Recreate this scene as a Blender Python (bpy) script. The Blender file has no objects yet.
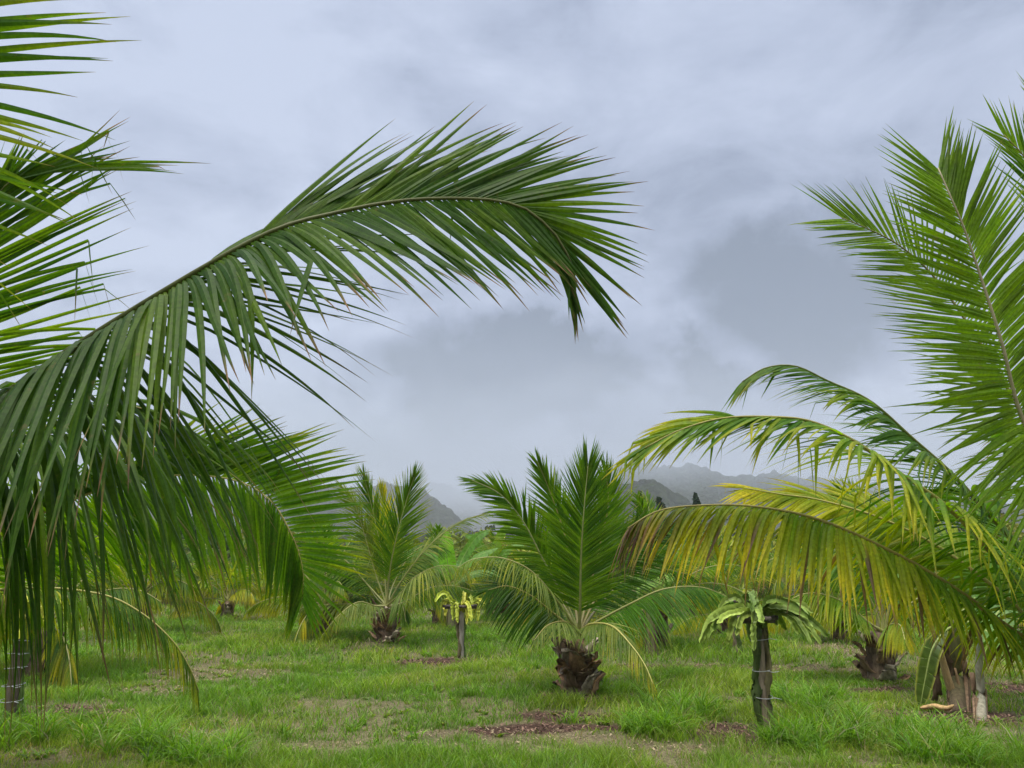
import bpy, math, random
import numpy as np
from mathutils import Vector

SC = bpy.context.scene
COL = SC.collection
R = math.radians

# ------------------------------------------------------------------ camera
FPX = 769.0
HORIZON = 570.0
TH = math.atan((HORIZON - 384) / FPX)
CAMZ = 1.6
cd = bpy.data.cameras.new('camera')
cam = bpy.data.objects.new('camera', cd)
COL.objects.link(cam)
cd.sensor_fit = 'HORIZONTAL'
cd.sensor_width = 36.0
cd.lens = FPX / 1024 * 36.0
cd.clip_start = 0.05
cd.clip_end = 20000
cam.location = (0, 0, CAMZ)
cam.rotation_euler = (math.pi / 2 + TH, 0, 0)
SC.camera = cam

# ------------------------------------------------------------------ light, sky
SC.view_settings.view_transform = 'Standard'
SC.view_settings.look = 'None'
SC.view_settings.exposure = 0.85
SC.view_settings.gamma = 1.0
SC.render.engine = 'CYCLES'
SC.cycles.use_denoising = True
SC.cycles.max_bounces = 6
SC.cycles.diffuse_bounces = 2
SC.cycles.glossy_bounces = 2
SC.cycles.transmission_bounces = 3
SC.cycles.transparent_max_bounces = 8
SC.cycles.volume_bounces = 2

SUN_EL, SUN_ROT = R(62), R(150)
sd = bpy.data.lights.new('sun', 'SUN')
sd.energy = 1.5
sd.angle = R(24)
sd.color = (1.0, 0.97, 0.92)
sun = bpy.data.objects.new('sun', sd)
COL.objects.link(sun)
# light comes from behind and left of the camera, high up
sdir = Vector((math.sin(SUN_ROT) * math.cos(SUN_EL), math.cos(SUN_ROT) * math.cos(SUN_EL), math.sin(SUN_EL)))
sdir.x = -sdir.x
sun.rotation_euler = sdir.to_track_quat('Z', 'Y').to_euler()


def camdir(px, py):
    x = (px - 512) / FPX
    y = -(py - 384) / FPX
    v = Vector((x, math.cos(TH) - y * math.sin(TH), math.sin(TH) + y * math.cos(TH)))
    return v.normalized()


world = bpy.data.worlds.new('World')
SC.world = world
world.use_nodes = True
nt = world.node_tree
nt.nodes.clear()


def N(tree, typ, **kw):
    n = tree.nodes.new(typ)
    for k, v in kw.items():
        if k.startswith('i_'):
            n.inputs[k[2:].replace('_', ' ')].default_value = v
        else:
            setattr(n, k, v)
    return n


def mth(tree, op, a, b=None, c=None, clamp=False):
    n = tree.nodes.new('ShaderNodeMath')
    n.operation = op
    n.use_clamp = clamp
    for i, v in enumerate((a, b, c)):
        if v is None:
            continue
        if isinstance(v, (int, float)):
            n.inputs[i].default_value = v
        else:
            tree.links.new(v, n.inputs[i])
    return n.outputs[0]


def mixc(tree, fac, a, b, blend='MIX'):
    n = tree.nodes.new('ShaderNodeMix')
    n.data_type = 'RGBA'
    n.blend_type = blend
    for sock, v in ((n.inputs[0], fac), (n.inputs[6], a), (n.inputs[7], b)):
        if isinstance(v, (int, float)):
            sock.default_value = v
        elif isinstance(v, (tuple, list)):
            sock.default_value = tuple(v) + (1.0,) * (4 - len(v))
        else:
            tree.links.new(v, sock)
    return n.outputs[2]


def ramp(tree, fac, stops, interp='LINEAR'):
    n = tree.nodes.new('ShaderNodeValToRGB')
    n.color_ramp.interpolation = interp
    el = n.color_ramp.elements
    while len(el) > 1:
        el.remove(el[-1])
    for i, (p, c) in enumerate(stops):
        e = el[0] if i == 0 else el.new(p)
        e.position = p
        if isinstance(c, (int, float)):
            c = (c, c, c)
        e.color = tuple(c) + (1.0,)
    tree.links.new(fac, n.inputs[0])
    return n.outputs[0]


L = nt.links.new
sky = N(nt, 'ShaderNodeTexSky', sky_type='NISHITA', sun_disc=False)
sky.sun_elevation = SUN_EL
sky.sun_rotation = math.atan2(sdir.x, sdir.y)
tc = N(nt, 'ShaderNodeTexCoord')
sep = N(nt, 'ShaderNodeSeparateXYZ')
L(tc.outputs['Generated'], sep.inputs[0])
zc = mth(nt, 'MAXIMUM', sep.outputs[2], 0.0)
den = mth(nt, 'ADD', zc, 0.30)
cx = mth(nt, 'DIVIDE', sep.outputs[0], den)
cy = mth(nt, 'DIVIDE', sep.outputs[1], den)
comb = N(nt, 'ShaderNodeCombineXYZ')
L(cx, comb.inputs[0]); L(cy, comb.inputs[1]); L(mth(nt, 'MULTIPLY', zc, 1.5), comb.inputs[2])
nz1 = N(nt, 'ShaderNodeTexNoise', noise_dimensions='3D')
nz1.inputs['Scale'].default_value = 0.85
nz1.inputs['Detail'].default_value = 5
nz1.inputs['Roughness'].default_value = 0.5
nz1.inputs['Distortion'].default_value = 0.35
L(comb.outputs[0], nz1.inputs['Vector'])
nz2 = N(nt, 'ShaderNodeTexNoise', noise_dimensions='3D')
nz2.inputs['Scale'].default_value = 3.8
nz2.inputs['Detail'].default_value = 7
nz2.inputs['Roughness'].default_value = 0.62
nz2.inputs['Distortion'].default_value = 0.3
L(comb.outputs[0], nz2.inputs['Vector'])
# broad cloud banks standing in given directions of the sky
nz3 = N(nt, 'ShaderNodeTexNoise', noise_dimensions='3D')
nz3.inputs['Scale'].default_value = 7.0
nz3.inputs['Detail'].default_value = 8
nz3.inputs['Roughness'].default_value = 0.6
L(tc.outputs['Generated'], nz3.inputs['Vector'])
wob = mth(nt, 'ADD', mth(nt, 'MULTIPLY', mth(nt, 'SUBTRACT', nz2.outputs[0], 0.5), 0.16), mth(nt, 'MULTIPLY', mth(nt, 'SUBTRACT', nz3.outputs[0], 0.5), 0.55))
dark = None


def bank(px, py, r0, r1, amt, squash=1.0):
    d = camdir(px, py)
    v = N(nt, 'ShaderNodeVectorMath', operation='SUBTRACT')
    L(tc.outputs['Generated'], v.inputs[0]); v.inputs[1].default_value = d
    s = N(nt, 'ShaderNodeVectorMath', operation='MULTIPLY')
    L(v.outputs[0], s.inputs[0]); s.inputs[1].default_value = (1, 1, squash)
    ln = N(nt, 'ShaderNodeVectorMath', operation='LENGTH')
    L(s.outputs[0], ln.inputs[0])
    q = mth(nt, 'ADD', ln.outputs['Value'], wob)
    mr = N(nt, 'ShaderNodeMapRange', interpolation_type='SMOOTHERSTEP')
    L(q, mr.inputs[0])
    mr.inputs[1].default_value = r0; mr.inputs[2].default_value = r1
    mr.inputs[3].default_value = amt; mr.inputs[4].default_value = 0.0
    return mr.outputs[0]


acc = mth(nt, 'ADD', mth(nt, 'MULTIPLY', mth(nt, 'SUBTRACT', nz1.outputs[0], 0.5), 0.9),
          mth(nt, 'MULTIPLY', mth(nt, 'SUBTRACT', nz2.outputs[0], 0.5), 1.5))
for a in [(480, 378, 0.0, 0.25, 0.90, 2.4), (620, 365, 0.0, 0.18, 0.5, 2.4), (810, 310, 0.0, 0.28, 0.72, 1.7),
          (760, 400, 0.02, 0.2, 0.2, 2.0), (430, 430, 0.0, 0.10, -0.12, 2.2), (560, 480, 0.05, 0.40, 0.32, 1.6), (120, 80, 0.1, 0.5, -0.30, 1.0),
          (360, 60, 0.1, 0.5, -0.12, 1.0), (900, 60, 0.1, 0.5, -0.08, 1.0)]:
    acc = mth(nt, 'ADD', acc, bank(*a))
acc = mth(nt, 'ADD', acc, 0.36, clamp=True)
cloud = ramp(nt, acc, [(0.0, (0.335, 0.378, 0.482)), (0.35, (0.265, 0.304, 0.402)), (0.65, (0.188, 0.222, 0.305)), (1.0, (0.122, 0.150, 0.205))])
# overcast sky is brightest overhead; out-of-view zenith boosted and warmed further to light foliage
up = N(nt, 'ShaderNodeMapRange', interpolation_type='SMOOTHSTEP')
L(sep.outputs[2], up.inputs[0])
up.inputs[1].default_value = 0.64; up.inputs[2].default_value = 0.95
up.inputs[3].default_value = 1.0; up.inputs[4].default_value = 5.0
cloud2 = N(nt, 'ShaderNodeVectorMath', operation='SCALE')
upw = N(nt, 'ShaderNodeMapRange', interpolation_type='SMOOTHSTEP')
L(sep.outputs[2], upw.inputs[0])
upw.inputs[1].default_value = 0.64; upw.inputs[2].default_value = 0.95
cloudw = mixc(nt, upw.outputs[0], cloud, (0.33, 0.32, 0.30))
L(cloudw, cloud2.inputs[0]); L(up.outputs[0], cloud2.inputs['Scale'])
bgA = N(nt, 'ShaderNodeBackground'); bgA.inputs[1].default_value = 0.10
L(sky.outputs[0], bgA.inputs[0])
bgB = N(nt, 'ShaderNodeBackground'); bgB.inputs[1].default_value = 1.0
L(cloud2.outputs[0], bgB.inputs[0])
mx = N(nt, 'ShaderNodeMixShader'); mx.inputs[0].default_value = 0.93
L(bgA.outputs[0], mx.inputs[1]); L(bgB.outputs[0], mx.inputs[2])
wo = N(nt, 'ShaderNodeOutputWorld')
L(mx.outputs[0], wo.inputs[0])

# ------------------------------------------------------------------ helpers
rng = np.random.default_rng(7)
random.seed(7)


def at(px, py, d):
    """point seen at a pixel of the photograph, d metres ahead"""
    x = (px - 512) / FPX * d
    y = -(py - 384) / FPX * d
    return np.array([x, d * math.cos(TH) - y * math.sin(TH), CAMZ + d * math.sin(TH) + y * math.cos(TH)])


def onground(px, py):
    v = camdir(px, py)
    k = -CAMZ / v.z
    return np.array([v.x * k, v.y * k, 0.0])


_H = np.random.default_rng(11).random((256, 256))


def vnoise(x, y, seed=0):
    x = np.asarray(x, float) + seed * 17.3
    y = np.asarray(y, float) + seed * 9.7
    xi = np.floor(x).astype(int); yi = np.floor(y).astype(int)
    fx = x - xi; fy = y - yi
    fx = fx * fx * (3 - 2 * fx); fy = fy * fy * (3 - 2 * fy)
    a = _H[xi % 256, yi % 256]; b = _H[(xi + 1) % 256, yi % 256]
    c = _H[xi % 256, (yi + 1) % 256]; d = _H[(xi + 1) % 256, (yi + 1) % 256]
    return (a * (1 - fx) + b * fx) * (1 - fy) + (c * (1 - fx) + d * fx) * fy


def fbm(x, y, o=4, seed=0):
    s = 0; a = 0.5; t = 0
    for i in range(o):
        s = s + a * vnoise(x * 2 ** i, y * 2 ** i, seed + i)
        t += a; a *= 0.5
    return s / t


def gz(x, y):
    x = np.asarray(x, float); y = np.asarray(y, float)
    f = np.clip(1 - (np.hypot(x, y) - 30) / 60, 0, 1)
    return ((fbm(x * 0.35, y * 0.35, 3, 3) - 0.5) * 0.10 + (fbm(x * 2.1, y * 2.1, 2, 5) - 0.5) * 0.03) * f


def norm(v):
    return v / np.maximum(np.linalg.norm(v, axis=-1, keepdims=True), 1e-9)


def mesh_np(name, V, quads=None, tris=None, col=None, smooth=True, mat=None, parent=None, origin=None):
    V = np.asarray(V, np.float32).reshape(-1, 3)
    if origin is not None:
        V = V - np.asarray(origin, np.float32)
    me = bpy.data.meshes.new(name)
    nq = 0 if quads is None else len(quads)
    ntr = 0 if tris is None else len(tris)
    loops = []
    if nq: loops.append(np.asarray(quads, np.int32).ravel())
    if ntr: loops.append(np.asarray(tris, np.int32).ravel())
    loops = np.concatenate(loops)
    me.vertices.add(len(V)); me.vertices.foreach_set('co', V.ravel())
    me.loops.add(len(loops)); me.loops.foreach_set('vertex_index', loops)
    me.polygons.add(nq + ntr)
    starts = np.concatenate([np.arange(nq) * 4, nq * 4 + np.arange(ntr) * 3]).astype(np.int32)
    me.polygons.foreach_set('loop_start', starts)
    me.update(calc_edges=True)
    me.polygons.foreach_set('use_smooth', np.full(nq + ntr, smooth))
    if col is not None:
        c = np.ones((len(V), 4), np.float32); c[:, :3] = np.clip(np.asarray(col).reshape(-1, 3), 0, 1)
        at_ = me.color_attributes.new('col', 'FLOAT_COLOR', 'POINT')
        at_.data.foreach_set('color', c.ravel())
    me.validate()
    if mat is not None:
        me.materials.append(mat)
    o = bpy.data.objects.new(name, me)
    COL.objects.link(o)
    if parent is not None:
        o.parent = parent
    return o


class MB:
    def __init__(s):
        s.V = []; s.Q = []; s.T = []; s.C = []; s.n = 0

    def add(s, V, Q=None, T=None, C=None):
        V = np.asarray(V, float).reshape(-1, 3)
        s.V.append(V)
        if Q is not None and len(Q): s.Q.append(np.asarray(Q) + s.n)
        if T is not None and len(T): s.T.append(np.asarray(T) + s.n)
        C = np.ones((len(V), 3)) * 0.5 if C is None else np.broadcast_to(np.asarray(C, float), (len(V), 3))
        s.C.append(C)
        s.n += len(V)

    def tube(s, P, rad, seg=8, col=(0.3, 0.2, 0.1), flat=1.0, cap=True, rough=0.0, seed=0):
        P = np.asarray(P, float); n = len(P)
        rad = np.broadcast_to(np.asarray(rad, float), (n,))
        T = norm(np.gradient(P, axis=0))
        up_ = np.array([0.13, 0.21, 1.0]) if abs(T[0][2]) < 0.9 else np.array([1.0, 0.1, 0])
        A = norm(np.cross(T, up_)); B = np.cross(T, A)
        ang = np.linspace(0, 2 * math.pi, seg, endpoint=False)
        rr = rad[:, None] * (1 + rough * (np.random.default_rng(seed + n).random((n, seg)) - 0.5))
        V = P[:, None] + rr[..., None] * (np.cos(ang)[None, :, None] * A[:, None] + flat * np.sin(ang)[None, :, None] * B[:, None])
        Q = []
        for i in range(n - 1):
            for j in range(seg):
                k = (j + 1) % seg
                Q.append((i * seg + j, i * seg + k, (i + 1) * seg + k, (i + 1) * seg + j))
        V = V.reshape(-1, 3)
        C = np.asarray(col, float)
        if C.ndim == 2: C = np.repeat(C, seg, axis=0)
        T3 = []
        if cap:
            V = np.vstack([V, P[:1], P[-1:]])
            if C.ndim == 2: C = np.vstack([C, C[:1], C[-1:]])
            a, b = n * seg, n * seg + 1
            for j in range(seg):
                k = (j + 1) % seg
                T3.append((a, k, j)); T3.append((b, (n - 1) * seg + j, (n - 1) * seg + k))
        s.add(V, Q, T3, C)

    def build(s, name, mat, parent=None, origin=None, smooth=True):
        return mesh_np(name, np.vstack(s.V), np.vstack(s.Q) if s.Q else None, np.vstack(s.T) if s.T else None,
                       np.vstack(s.C), smooth, mat, parent, origin)


def empty(name, loc):
    o = bpy.data.objects.new(name, None)
    o.empty_display_size = 0.2
    COL.objects.link(o)
    o.location = tuple(float(v) for v in loc)
    return o


def tag(o, label=None, cat=None, group=None, kind=None):
    if label: o['label'] = label
    if cat: o['category'] = cat
    if group: o['group'] = group
    if kind: o['kind'] = kind
    return o


def copy_tree(o, parent=None):
    c = o.copy(); COL.objects.link(c)
    if parent is not None: c.parent = parent
    for ch in list(o.children):
        copy_tree(ch, c)
    return c


def spline(pts, n):
    """Catmull-Rom through pts resampled evenly"""
    P = np.asarray(pts, float)
    if len(P) == 2:
        t = np.linspace(0, 1, n)[:, None]
        return P[0] * (1 - t) + P[1] * t
    E = np.vstack([2 * P[0] - P[1], P, 2 * P[-1] - P[-2]])
    out = []
    for i in range(len(P) - 1):
        p0, p1, p2, p3 = E[i:i + 4]
        t = np.linspace(0, 1, 16, endpoint=False)[:, None]
        out.append(0.5 * (2 * p1 + (p2 - p0) * t + (2 * p0 - 5 * p1 + 4 * p2 - p3) * t ** 2 + (3 * p1 - p0 - 3 * p2 + p3) * t ** 3))
    out = np.vstack(out + [P[-1:]])
    d = np.r_[0, np.cumsum(np.linalg.norm(np.diff(out[:, :3], axis=0), axis=1))]
    q = np.linspace(0, d[-1], n)
    return np.stack([np.interp(q, d, out[:, k]) for k in range(out.shape[1])], 1)


# ------------------------------------------------------------------ materials
def new_mat(name):
    m = bpy.data.materials.new(name); m.use_nodes = True
    m.node_tree.nodes.clear()
    return m


def leaf_mat(name, rough=0.48, trans=0.46, tint=(1, 1, 1), scale=60, spec=0.25, tw=(1.9, 2.0, 0.4), spots=0.0):
    m = new_mat(name); t = m.node_tree; l = t.links.new
    a = N(t, 'ShaderNodeAttribute', attribute_name='col')
    g = N(t, 'ShaderNodeNewGeometry')
    nz = N(t, 'ShaderNodeTexNoise'); nz.inputs['Scale'].default_value = scale; nz.inputs['Detail'].default_value = 3
    l(g.outputs['Position'], nz.inputs['Vector'])
    v = ramp(t, nz.outputs[0], [(0.3, 0.78), (0.7, 1.2)])
    c = mixc(t, 1.0, a.outputs[0], v, 'MULTIPLY')
    if spots > 0:
        n3 = N(t, 'ShaderNodeTexNoise'); n3.inputs['Scale'].default_value = 17; n3.inputs['Detail'].default_value = 5; n3.inputs['Roughness'].default_value = 0.7
        l(g.outputs['Position'], n3.inputs['Vector'])
        sp = ramp(t, n3.outputs[0], [(0.62, 0.0), (0.70, spots)])
        c = mixc(t, sp, c, (0.20, 0.15, 0.06))
        n4 = N(t, 'ShaderNodeTexNoise'); n4.inputs['Scale'].default_value = 6; n4.inputs['Detail'].default_value = 3
        l(g.outputs['Position'], n4.inputs['Vector'])
        c = mixc(t, 1.0, c, ramp(t, n4.outputs[0], [(0.35, (0.85, 0.9, 0.9)), (0.65, (1.2, 1.1, 1.0))]), 'MULTIPLY')
    c = mixc(t, 1.0, c, tint, 'MULTIPLY')
    p = N(t, 'ShaderNodeBsdfPrincipled')
    l(c, p.inputs['Base Color'])
    p.inputs['Roughness'].default_value = rough
    p.inputs['Specular IOR Level'].default_value = spec
    tr = N(t, 'ShaderNodeBsdfTranslucent')
    l(mixc(t, 1.0, c, tw, 'MULTIPLY'), tr.inputs[0])
    mx = N(t, 'ShaderNodeMixShader'); mx.inputs[0].default_value = trans
    l(p.outputs[0], mx.inputs[1]); l(tr.outputs[0], mx.inputs[2])
    o = N(t, 'ShaderNodeOutputMaterial'); l(mx.outputs[0], o.inputs[0])
    return m


def rough_mat(name, scale=20, lo=0.6, hi=1.35, rough=0.85, bump=0.4, stretch=(1, 1, 1), spec=0.2, dist=0.01):
    m = new_mat(name); t = m.node_tree; l = t.links.new
    a = N(t, 'ShaderNodeAttribute', attribute_name='col')
    g = N(t, 'ShaderNodeTexCoord')
    mp = N(t, 'ShaderNodeMapping'); mp.inputs['Scale'].default_value = stretch
    l(g.outputs['Object'], mp.inputs[0])
    nz = N(t, 'ShaderNodeTexNoise'); nz.inputs['Scale'].default_value = scale; nz.inputs['Detail'].default_value = 6
    nz.inputs['Roughness'].default_value = 0.65
    l(mp.outputs[0], nz.inputs['Vector'])
    v = ramp(t, nz.outputs[0], [(0.3, lo), (0.7, hi)])
    c = mixc(t, 1.0, a.outputs[0], v, 'MULTIPLY')
    p = N(t, 'ShaderNodeBsdfPrincipled')
    l(c, p.inputs['Base Color'])
    p.inputs['Roughness'].default_value = rough
    p.inputs['Specular IOR Level'].default_value = spec
    b = N(t, 'ShaderNodeBump'); b.inputs['Strength'].default_value = bump; b.inputs['Distance'].default_value = dist
    l(nz.outputs[0], b.inputs['Height']); l(b.outputs[0], p.inputs['Normal'])
    o = N(t, 'ShaderNodeOutputMaterial'); l(p.outputs[0], o.inputs[0])
    return m


M_FROND = leaf_mat('palm_leaf', spots=0.55)
M_GRASS = leaf_mat('grass_blade', rough=0.5, trans=0.35, scale=3, spec=0.35)
M_BANANA = leaf_mat('banana_leaf', rough=0.38, trans=0.4, scale=14)
M_CACTUS = leaf_mat('cactus_stem', rough=0.45, trans=0.12, scale=25)
M_TREE = leaf_mat('tree_leaf', rough=0.7, trans=0.15, scale=0.6)
M_RACHIS = rough_mat('palm_midrib', 30, 0.8, 1.2, 0.5, 0.15, spec=0.4)
M_BARK = rough_mat('palm_bark', 22, 0.45, 1.6, 0.9, 0.9, stretch=(1, 1, 0.4))
M_WOOD = rough_mat('weathered_wood', 25, 0.55, 1.4, 0.9, 0.7, stretch=(1, 1, 0.2))
M_CHIP = rough_mat('dry_litter', 30, 0.7, 1.3, 0.9, 0.3)
M_WIRE = rough_mat('tie_wire', 30, 0.9, 1.1, 0.5, 0.1, spec=0.5)


def ground_mat():
    m = new_mat('orchard_soil'); t = m.node_tree; l = t.links.new
    a = N(t, 'ShaderNodeAttribute', attribute_name='col')
    g = N(t, 'ShaderNodeNewGeometry')
    n1 = N(t, 'ShaderNodeTexNoise'); n1.inputs['Scale'].default_value = 55; n1.inputs['Detail'].default_value = 5; n1.inputs['Roughness'].default_value = 0.7
    l(g.outputs['Position'], n1.inputs['Vector'])
    n2 = N(t, 'ShaderNodeTexVoronoi'); n2.inputs['Scale'].default_value = 38
    l(g.outputs['Position'], n2.inputs['Vector'])
    v = ramp(t, n1.outputs[0], [(0.3, 0.5), (0.55, 1.0), (0.72, 1.6)])
    c = mixc(t, 1.0, a.outputs[0], v, 'MULTIPLY')
    v2 = ramp(t, n2.outputs['Color'], [(0.2, 0.75), (0.8, 1.3)])
    c = mixc(t, 1.0, c, v2, 'MULTIPLY')
    p = N(t, 'ShaderNodeBsdfPrincipled'); l(c, p.inputs['Base Color']); p.inputs['Roughness'].default_value = 0.95
    p.inputs['Specular IOR Level'].default_value = 0.1
    b = N(t, 'ShaderNodeBump'); b.inputs['Strength'].default_value = 0.8; b.inputs['Distance'].default_value = 0.02
    l(n1.outputs[0], b.inputs['Height']); l(b.outputs[0], p.inputs['Normal'])
    o = N(t, 'ShaderNodeOutputMaterial'); l(p.outputs[0], o.inputs[0])
    return m


def hill_mat():
    m = new_mat('forested_slope'); t = m.node_tree; l = t.links.new
    g = N(t, 'ShaderNodeNewGeometry')
    n1 = N(t, 'ShaderNodeTexNoise'); n1.inputs['Scale'].default_value = 0.03; n1.inputs['Detail'].default_value = 8; n1.inputs['Roughness'].default_value = 0.7
    l(g.outputs['Position'], n1.inputs['Vector'])
    n2 = N(t, 'ShaderNodeTexVoronoi'); n2.inputs['Scale'].default_value = 0.11
    l(g.outputs['Position'], n2.inputs['Vector'])
    c = ramp(t, n1.outputs[0], [(0.35, (0.010, 0.019, 0.008)), (0.55, (0.022, 0.036, 0.014)), (0.7, (0.055, 0.062, 0.03))])
    v = ramp(t, n2.outputs['Distance'], [(0.0, 1.3), (0.8, 0.5)])
    c = mixc(t, 1.0, c, v, 'MULTIPLY')
    p = N(t, 'ShaderNodeBsdfPrincipled'); l(c, p.inputs['Base Color']); p.inputs['Roughness'].default_value = 1.0
    p.inputs['Specular IOR Level'].default_value = 0.0
    b = N(t, 'ShaderNodeBump'); b.inputs['Strength'].default_value = 1.0; b.inputs['Distance'].default_value = 6
    l(n2.outputs['Distance'], b.inputs['Height']); b.invert = True; l(b.outputs[0], p.inputs['Normal'])
    o = N(t, 'ShaderNodeOutputMaterial'); l(p.outputs[0], o.inputs[0])
    return m


M_GROUND = ground_mat()
M_HILL = hill_mat()

# ------------------------------------------------------------------ ground cover map
# patches: (pixel x, pixel y, radius x m, radius y m)
MULCH = [(742, 737, 0.62, 0.55), (70, 712, 0.75, 0.45), (955, 716, 1.1, 0.55), (430, 662, 0.75, 0.5), (578, 700, 0.55, 0.35),
         (700, 668, 1.0, 0.5), (1010, 690, 0.9, 0.7), (640, 668, 0.9, 0.35), (585, 730, 0.9, 0.25), (640, 595, 1.2, 1.0), (560, 720, 0.6, 0.3), (505, 733, 0.5, 0.22), (880, 690, .5, .3)]
BARE = [(330, 745, 0.56, 0.21), (215, 675, 1.28, 0.68), (480, 752, 0.72, 0.26), (560, 742, 0.72, 0.30), (460, 735, 0.56, 0.22),
        (150, 690, 0.64, 0.38), (840, 650, 0.80, 1.65), (660, 750, 0.48, 0.22), (300, 665, 1.20, 0.38), (390, 745, 0.40, 0.19), (500, 690, 0.64, 0.30), (620, 640, 0.80, 0.60), (800, 668, 1.28, 0.60)]
TALL = [(685, 715, 0.42), (655, 735, 0.3), (40, 742, 0.5), (130, 745, 0.5), (200, 762, 0.45), (870, 742, 0.6), (950, 755, 0.6), (800, 745, 0.35),
        (560, 655, 0.5), (350, 640, 0.9), (480, 640, 0.8), (300, 620, 1.2), (745, 640, 0.7), (660, 630, 0.9), (500, 620, 1.1), (230, 610, 1.5), (900, 640, 0.8), (1000, 640, .8), (810, 700, .4), (835, 720, .4),
        (160, 640, .8), (60, 660, .5)]


def patch_mask(x, y, lst):
    m = np.zeros(np.shape(x))
    w = (fbm(x * 2.2, y * 2.2, 3, 21) - 0.5) * 1.3
    for px, py, rx, ry in lst:
        c = onground(px, py)
        d = np.hypot((x - c[0]) / rx, (y - c[1]) / ry) + w
        m = np.maximum(m, np.clip((1.15 - d) / 0.35, 0, 1))
    return m


def tall_mask(x, y):
    m = np.zeros(np.shape(x))
    for px, py, r in TALL:
        c = onground(px, py)
        d = np.hypot(x - c[0], y - c[1]) / r
        m = np.maximum(m, np.clip(1.25 - d, 0, 1))
    return m


def cover(x, y):
    """bare soil, mulch and grass amounts"""
    mu = patch_mask(x, y, MULCH); ba = patch_mask(x, y, BARE)
    n = fbm(x * 0.75, y * 0.75, 4, 31)
    n2 = fbm(x * 2.6, y * 2.6, 3, 41)
    g = np.clip((n * 0.6 + n2 * 0.4 - 0.39) / 0.13, 0, 1)
    g = g * 0.66 + 0.34
    g = g * (1 - mu * 0.95) * (1 - ba * 0.8)
    return mu, ba, g


def build_ground():
    fx = np.arange(-16, 16.01, 0.1)
    ox = 16 + np.cumsum(0.15 * 1.17 ** np.arange(60))
    ox = ox[ox < 9000]
    xs = np.r_[-ox[::-1], fx, ox]
    fy = np.arange(0.5, 30.01, 0.1)
    oy = 30 + np.cumsum(0.15 * 1.17 ** np.arange(60)); oy = oy[oy < 9000]
    ny = 0.5 - np.cumsum(0.15 * 1.3 ** np.arange(24)); ny = ny[ny > -300]
    ys = np.r_[ny[::-1], fy, oy]
    X, Y = np.meshgrid(xs, ys)
    Z = gz(X, Y)
    mu, ba, g = cover(X, Y)
    soil = np.array([0.16, 0.125, 0.08]); mul = np.array([0.085, 0.05, 0.036]); dry = np.array([0.22, 0.185, 0.10]); grn = np.array([0.085, 0.125, 0.03])
    n = fbm(X * 1.7, Y * 1.7, 3, 51)[..., None]
    c = soil * (1 - n) + dry * n
    c = c * (1 - 0.55 * g[..., None]) + grn * 0.55 * g[..., None]
    c = c * (1 - mu[..., None]) + mul * mu[..., None]
    far = np.clip((np.hypot(X, Y) - 25) / 30, 0, 1)[..., None]
    c = c * (1 - far) + np.array([0.045, 0.07, 0.02]) * far
    ny_, nx_ = X.shape
    idx = np.arange(nx_ * ny_).reshape(ny_, nx_)
    Q = np.stack([idx[:-1, :-1], idx[:-1, 1:], idx[1:, 1:], idx[1:, :-1]], -1).reshape(-1, 4)
    o = mesh_np('ground', np.stack([X, Y, Z], -1), Q, None, c, True, M_GROUND)
    tag(o, 'orchard ground of dry soil and low green growth', 'ground', kind='structure')


build_ground()


# ------------------------------------------------------------------ mountains
def build_hill(name, D, prof, depth, label, seed, gully=0.42):
    px = np.array([p[0] for p in prof], float); py = np.array([p[1] for p in prof], float)
    nu, nv = 420, 110
    u = np.linspace(px[0], px[-1], nu)
    H = np.interp(u, px, py)
    k = np.hanning(9); k /= k.sum()
    Hs = np.convolve(np.pad(H, 4, mode='edge'), k, mode='valid')
    X0 = (u - 512) / FPX * D
    h = np.maximum((HORIZON - Hs) / FPX * D + CAMZ, 0.0)
    h = h * (1 + 0.10 * (fbm(u * 0.035, u * 0 + seed, 3, seed) - 0.5) + 0.05 * (fbm(u * 0.16, u * 0 + 2, 3, seed + 9) - 0.5)) + (fbm(u * 0.55, u * 0 + 5, 2, seed + 1) - 0.5) * D * 0.0022
    v = np.linspace(-1, 1, nv)
    X = np.repeat(X0[None], nv, 0)
    Y = D + v[:, None] * depth + (fbm(X * 3 / depth + 3, v[:, None] * 2 + X * 0, 3, seed) - 0.5) * depth * 0.35
    sh = np.clip(1 - np.abs(v), 0, 1) ** 0.85
    rg = np.abs(fbm(X * 5 / depth, Y * 1.3 / depth, 4, seed + 3) - 0.5) * 2
    Z = h[None] * sh[:, None] * (1 - gully * 2.2 * rg * (np.abs(v)[:, None]) ** 0.6)
    Z += (fbm(X * 28 / depth, Y * 28 / depth, 3, seed + 5) - 0.5) * h.max() * 0.075
    Z -= 3.0
    # keep silhouette honest: scale the X with distance so that the ridge line stays where it stands
    idx = np.arange(nu * nv).reshape(nv, nu)
    Q = np.stack([idx[:-1, :-1], idx[:-1, 1:], idx[1:, 1:], idx[1:, :-1]], -1).reshape(-1, 4)
    o = mesh_np(name, np.stack([X, Y, Z], -1), Q, None, None, True, M_HILL)
    tag(o, label, 'hill', kind='structure')


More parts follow.
